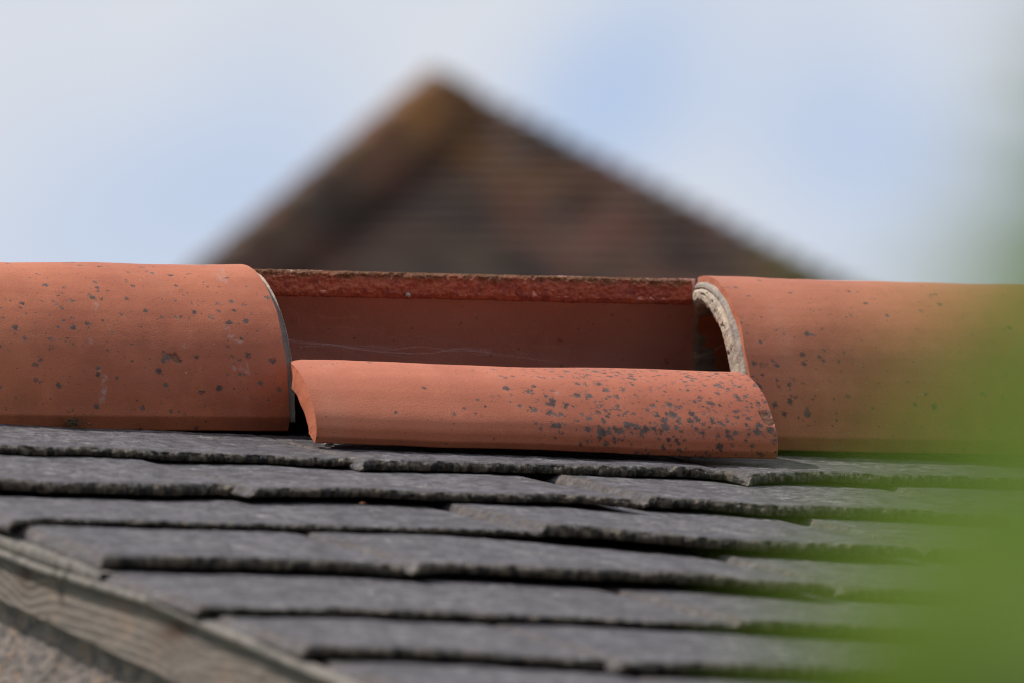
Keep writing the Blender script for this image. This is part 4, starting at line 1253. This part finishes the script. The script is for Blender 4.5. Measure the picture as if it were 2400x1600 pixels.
def wear(P_, la, mo, rd):
    q = proj(np.array(P_))
    g2 = lambda cx, cy, sx_, sy_: math.exp(-(((q[0] - cx) / sx_) ** 2 + ((q[1] - cy) / sy_) ** 2))
    la.append(min(1, 1.1 * g2(1030, 235, 85, 50) + 0.5 * g2(1085, 355, 55, 45) + 0.3 * g2(1250, 420, 90, 50) + 0.25 * g2(860, 330, 90, 60)))
    mo.append(g2(1880, 630, 90, 70))
    rd.append(g2(1400, 570, 90, 50) + 0.6 * g2(1450, 480, 60, 60) + 0.4 * g2(900, 560, 90, 40))


def slope(A, B, name, n=52):
    """one triangular slope from the apex to the eaves A-B as stepped tile courses"""
    V, F = [], []
    nrm = np.cross(B - apex, A - apex); nrm /= np.linalg.norm(nrm)
    if nrm[2] < 0: nrm = -nrm
    la, mo = [], []; rd = []
    for i in range(n):
        t0, t1 = i / n, (i + 1.35) / n
        t0 = max(t0, 0.002)
        m_ = 2 + int(40 * t1)
        for j in range(m_ + 1):
            w_ = j / m_
            top_ = apex + t0 * (A + (B - A) * w_ - apex)
            w2 = w_
            sag = 0.012 * random.random()
            bot = apex + t1 * (A + (B - A) * w2 - apex) + nrm * (0.045 + sag)
            V += [tuple(top_), tuple(bot), tuple(bot - nrm * 0.03)]
            for P_ in (top_, bot, bot):
                wear(P_, la, mo, rd)
        b_ = len(V) - 3 * (m_ + 1)
        for j in range(m_):
            a_ = b_ + 3 * j
            F += [(a_, a_ + 1, a_ + 4, a_ + 3), (a_ + 1, a_ + 2, a_ + 5, a_ + 4)]
    reds.extend(rd)
    return V, F, la, mo


reds = []
rV, rF, rl, rm = [], [], [], []
for (A, B) in ((e_l, e_r), (e_r, e_br), (e_br, e_bl), (e_bl, e_l)):
    v, f, l_, m_ = slope(A, B, 'roof')
    k = len(rV); rV += v; rF += [tuple(k + i for i in ff) for ff in f]; rl += l_; rm += m_
roof = mesh_obj('roof', rV, rF, M_ROOF, parent=house, attrs=dict(lich=rl, moss=rm, red=reds), smooth_shade=False)
# hip tiles: half-round ridges, bedded proud of the slopes
M_HIP = simple('hip_tiles', (0.15, 0.095, 0.070), (0.22, 0.14, 0.095), 3, 0.85, 20, 0.01, c3=(0.22, 0.12, 0.035), s3=4)
for E_ in (e_l, e_bl):
    V, F = [], []
    d = (E_ - apex); Ld = np.linalg.norm(d); d = d / Ld
    sd_ = np.cross(d, [0, 0, 1.0]); sd_ /= np.linalg.norm(sd_); up_ = np.cross(sd_, d); up_ = up_ if up_[2] > 0 else -up_
    nt = int(Ld / 0.33)
    for i in range(nt):
        for e2, rr2 in ((0, 0.070), (1, 0.085)):
            s_ = Ld * (i + e2 * 1.08) / nt
            P_ = apex + d * s_ + np.array([0, 0, 1.0]) * ((0.20 if E_ is e_l else 0.03) * min(1, s_ / 0.30) - 0.02)
            for a in np.linspace(-0.15, math.pi + 0.15, 11):
                V.append(tuple(P_ + sd_ * math.cos(a) * rr2 * 1.15 + up_ * math.sin(a) * rr2))
        k = len(V) - 22
        for j in range(10):
            F.append((k + j, k + j + 1, k + 12 + j, k + 11 + j))
        F.append(tuple(k + 11 + j for j in range(11)))
    la, mo, rd = [], [], []
    for v_ in V: wear(v_, la, mo, rd)
    mesh_obj('hip_tiles', V, F, M_ROOF2, parent=house, attrs=dict(lich=la, moss=mo, red=rd))
d = (e_l - apex); Ld = np.linalg.norm(d); d = d / Ld
hp = np.cross(d, [0, 0, 1.0]); hp /= np.linalg.norm(hp)
if hp @ np.array([to[0], to[1], 0]) < 0: hp = -hp
up3 = np.cross(hp, d); up3 = up3 if up3[2] > 0 else -up3
V, F = [], []
ss = np.r_[np.linspace(0, 0.3, 6), np.linspace(0.4, Ld, 40)]
for s_ in ss:
    hh = 0.20 * min(1, s_ / 0.30)
    for (a_, z_) in ((-0.075, -0.25), (-0.075, hh), (0.075, hh), (0.075, -0.25)):
        V.append(tuple(apex + d * s_ + hp * a_ + np.array([0, 0, z_])))
for i in range(len(ss) - 1):
    for j in range(4):
        F.append((4 * i + j, 4 * i + (j + 1) % 4, 4 * i + 4 + (j + 1) % 4, 4 * i + 4 + j))
F += [(3, 2, 1, 0), tuple(4 * (len(ss) - 1) + j for j in range(4))]
la, mo, rd = [], [], []
for v_ in V: wear(v_, la, mo, rd)
vg = mesh_obj('hip_upstand', V, F, M_ROOF, parent=house, smooth_shade=False, attrs=dict(lich=la, moss=mo, red=rd))
# walls of the house
M_BRICK = simple('far_brick', (0.22, 0.09, 0.06), (0.30, 0.14, 0.09), 6, 0.9, 30, 0.01)
V, F = [], []
cn = [apex + (P_ - apex) * 0.93 for P_ in (e_l, e_r, e_br, e_bl)]
zt_ = e_l[2] + 0.25
V = [(p[0], p[1], zt_) for p in cn] + [(p[0], p[1], 0.0) for p in cn]
F = [(i, (i + 1) % 4, 4 + (i + 1) % 4, 4 + i) for i in range(4)]
mesh_obj('wall', V, F, M_BRICK, parent=house, smooth_shade=False)
M_GLASS = simple('window_glass', (0.02, 0.025, 0.03), (0.03, 0.035, 0.04), 2, 0.1)
M_WHITE = simple('white_frame', (0.7, 0.7, 0.68), (0.6, 0.6, 0.58), 5, 0.5)
for (a, b_) in ((0, 1), (3, 0)):
    A = np.array(V[a]); B = np.array(V[b_]); ex = (B - A); Lw = np.linalg.norm(ex); ex /= Lw
    nn = np.cross(ex, [0, 0, 1.0])
    if nn @ (A - np.array([apex[0], apex[1], A[2]])) < 0: nn = -nn
    rot = np.stack([ex, nn, [0, 0, 1.0]], 1)
    for fx in (0.28, 0.72):
        for hz in (1.5, 4.0):
            if hz + 0.8 > zt_: continue
            ctr = A + ex * Lw * fx; ctr[2] = hz
            v1, f1 = [], []
            box(v1, f1, ctr + nn * 0.01, (1.2, 0.10, 1.2), rot)
            wn = mesh_obj('window', v1, f1, M_WHITE, parent=house, smooth_shade=False)
            v1, f1 = [], []
            for s_ in (-0.28, 0.28):
                box(v1, f1, ctr + nn * 0.063 + ex * s_, (0.50, 0.01, 1.06), rot)
            pn_ = mesh_obj('pane', v1, f1, M_GLASS, parent=None, smooth_shade=False)
            pn_.parent = wn; pn_.location = -np.array(wn.parent.location) * 0 - np.array(wn.location) - np.array(house.location)

# ------------------------------------------------------------------ ground
m, t, b, co = new_mat('grass_ground')
c = t.mix(t.ramp(t.noise(co, 0.6, 4), 0.3, 0.7), (0.045, 0.075, 0.02), (0.09, 0.11, 0.035))
c = t.mix(t.ramp(t.noise(co, 25, 4, 0.7), 0.4, 0.7), c, (0.03, 0.05, 0.015))
t.link(c, b.inputs['Base Color']); b.inputs['Roughness'].default_value = 0.95
t.link(t.bump(t.noise(co, 60, 4), 0.03, 0.8), b.inputs['Normal'])
g_ = mesh_obj('ground', [(-900, -900, 0), (900, -900, 0), (900, 900, 0), (-900, 900, 0)], [(0, 1, 2, 3)], m, smooth_shade=False)
tag(g_, 'rough green lawn', 'ground', kind='structure')

# ------------------------------------------------------------------ shrub close to the camera
m = bpy.data.materials.new('shrub_leaf'); m.use_nodes = True; m.node_tree.nodes.clear()
t = NT(m.node_tree)
out = t.node('ShaderNodeOutputMaterial'); df = t.node('ShaderNodeBsdfPrincipled'); tr_ = t.node('ShaderNodeBsdfTranslucent'); mx = t.node('ShaderNodeMixShader')
co = t.node('ShaderNodeTexCoord').outputs['Object']
lc = t.mix(t.ramp(t.noise(co, 18, 3), 0.3, 0.7), (0.220, 0.360, 0.055), (0.300, 0.440, 0.080))
lc = t.mix(t.math('MULTIPLY', t.attr('darkened'), 0.85), lc, (0.110, 0.175, 0.012))  # lower corner leaves darkened in colour to stand in for shade
t.link(lc, df.inputs['Base Color']); df.inputs['Roughness'].default_value = 0.5; df.inputs['Specular IOR Level'].default_value = 0.25
t.link(t.mix(t.math('MULTIPLY_ADD', t.attr('darkened'), -0.45, 0.5), lc, (0.48, 0.60, 0.07)), tr_.inputs['Color'])
mx.inputs[0].default_value = 0.45
t.link(df.outputs[0], mx.inputs[1]); t.link(tr_.outputs[0], mx.inputs[2]); t.link(mx.outputs[0], out.inputs[0])
M_LEAF = m
M_STEM = simple('green_stem', (0.10, 0.12, 0.04), (0.16, 0.12, 0.06), 60, 0.7)


def leaf(V, F, base, tip, side, width, cup=0.15):
    base, tip, side = map(lambda q: np.array(q, float), (base, tip, side))
    ax = tip - base; L = np.linalg.norm(ax); axn = ax / L
    side = side - axn * (side @ axn); side /= np.linalg.norm(side); nn = np.cross(axn, side)
    n = 12
    k = len(V)
    for i in range(n + 1):
        s = i / n
        wv = width * 0.5 * (math.sin(math.pi * s ** 0.8) ** 0.9) * (1 if i not in (0, n) else 0.02)
        bend = -0.18 * L * s * s
        for q in (-1, -0.5, 0, 0.5, 1):
            p = base + ax * s + side * (q * wv) + nn * (bend + cup * abs(q) * wv + 0.01 * L * math.sin(s * 22 + q))
            V.append(tuple(p))
    for i in range(n):
        for j in range(4):
            a = k + i * 5 + j
            F.append((a, a + 1, a + 6, a + 5))


shrub = empty('shrub', (CAM[0] + 1.4 * cf[0] + 0.35 * cr[0], CAM[1] + 1.4 * cf[1] + 0.35 * cr[1], 0.0))
tag(shrub, 'bright green leafy shrub right in front of the lens, blurred, lower right', 'shrub')
LV, LF, SV, SF = [], [], [], []
toc = -cf
LEAF_SHADE = []
def pleaf(x0, y0, d0, x1, y1, d1, width, yaw=0.0):
    b_ = atd(x0, y0, d0); t_ = atd(x1, y1, d1)
    ax = t_ - b_
    sd = np.cross(ax, toc + yaw * cr + 0.5 * cu); leaf(LV, LF, b_, t_, sd, width)
    LEAF_SHADE.append(1.0 if (y0 > 1600 and d0 < 1.39) else 0.0)
for L_ in ((2800, 1700, 1.44, 1720, 1580, 1.42, 0.042), (2850, 1500, 1.42, 1890, 1400, 1.40, 0.040), (2800, 1330, 1.46, 2010, 1240, 1.44, 0.030),
           (2900, 1120, 1.45, 1970, 1080, 1.43, 0.015), (2950, 1010, 1.45, 2330, 960, 1.43, 0.013), (2950, 870, 1.47, 1960, 850, 1.46, 0.012), (3000, 740, 1.5, 2100, 720, 1.5, 0.011),
           (2900, 1950, 1.38, 1780, 1780, 1.38, 0.046), (2700, 1600, 1.34, 2140, 1500, 1.30, 0.044), (2750, 1850, 1.32, 2200, 1660, 1.28, 0.046),
           (3000, 620, 1.52, 2180, 590, 1.52, 0.015), (3050, 460, 1.54, 2240, 440, 1.54, 0.015), (3050, 290, 1.54, 2290, 270, 1.54, 0.014), (3050, 120, 1.56, 2330, 100, 1.56, 0.013), (2800, 860, 1.40, 2010, 800, 1.38, 0.010),
           (2500, 2200, 1.42, 1720, 1920, 1.42, 0.034), (2900, 1380, 1.38, 2350, 1320, 1.36, 0.034),
           (2900, 1240, 1.44, 1880, 1170, 1.43, 0.012), (2900, 1420, 1.43, 1780, 1330, 1.42, 0.012)):
    pleaf(*L_)
# the rest of the bush, outside the picture
rs = random.Random(9)
stems = []
for q in range(7):
    x0_ = 3000 + 260 * q
    top_ = atd(2960 + 130 * q + rs.uniform(-60, 60), 200 + 260 * abs(q - 2) + rs.uniform(-200, 200), 1.5 + 0.06 * q)
    foot = np.array([shrub.location[0] + rs.uniform(-.12, .12), shrub.location[1] + rs.uniform(-.12, .12), 0.0])
    mid = foot * 0.45 + top_ * 0.55 + np.array([cr[0], cr[1], 0]) * 0.08
    stems.append(resample(spline(np.array([foot, mid, top_]), 0.05), n=40))
for path in stems:
    n_ = len(path)
    v, f = tube(path, 0.0035, 7)
    k = len(SV); SV.extend(v.tolist()); SF.extend([tuple(k + i for i in ff) for ff in f])
    for i in range(8, n_, 1):
        for h in range(2):
            a = rs.uniform(0, 6.28); L = rs.uniform(0.04, 0.075)
            dv = np.array([math.cos(a), math.sin(a), rs.uniform(-0.1, 0.6)])
            tp = path[i] + dv / np.linalg.norm(dv) * L
            md = (tp + path[i]) / 2
            ok = True
            for P_ in (tp, md, path[i]):
                if (P_ - CAM) @ cf < 0.3: ok = False; break
                q_ = proj(P_)
                if q_[0] < 2720 and -500 < q_[1] < 2150: ok = False
                if q_[0] < 2300 and q_[1] < 2150: ok = False
            if ok:
                leaf(LV, LF, path[i], tp, (rs.uniform(-1, 1), rs.uniform(-1, 1), 0.3), L * 0.55)
mesh_obj('foliage', LV, LF, M_LEAF, parent=shrub, attrs=dict(darkened=np.r_[np.repeat(LEAF_SHADE, 65), np.zeros(len(LV) - 65 * len(LEAF_SHADE))]))
mesh_obj('stem', SV, SF, M_STEM, parent=shrub)
print('leaves', len(LF) // 48)
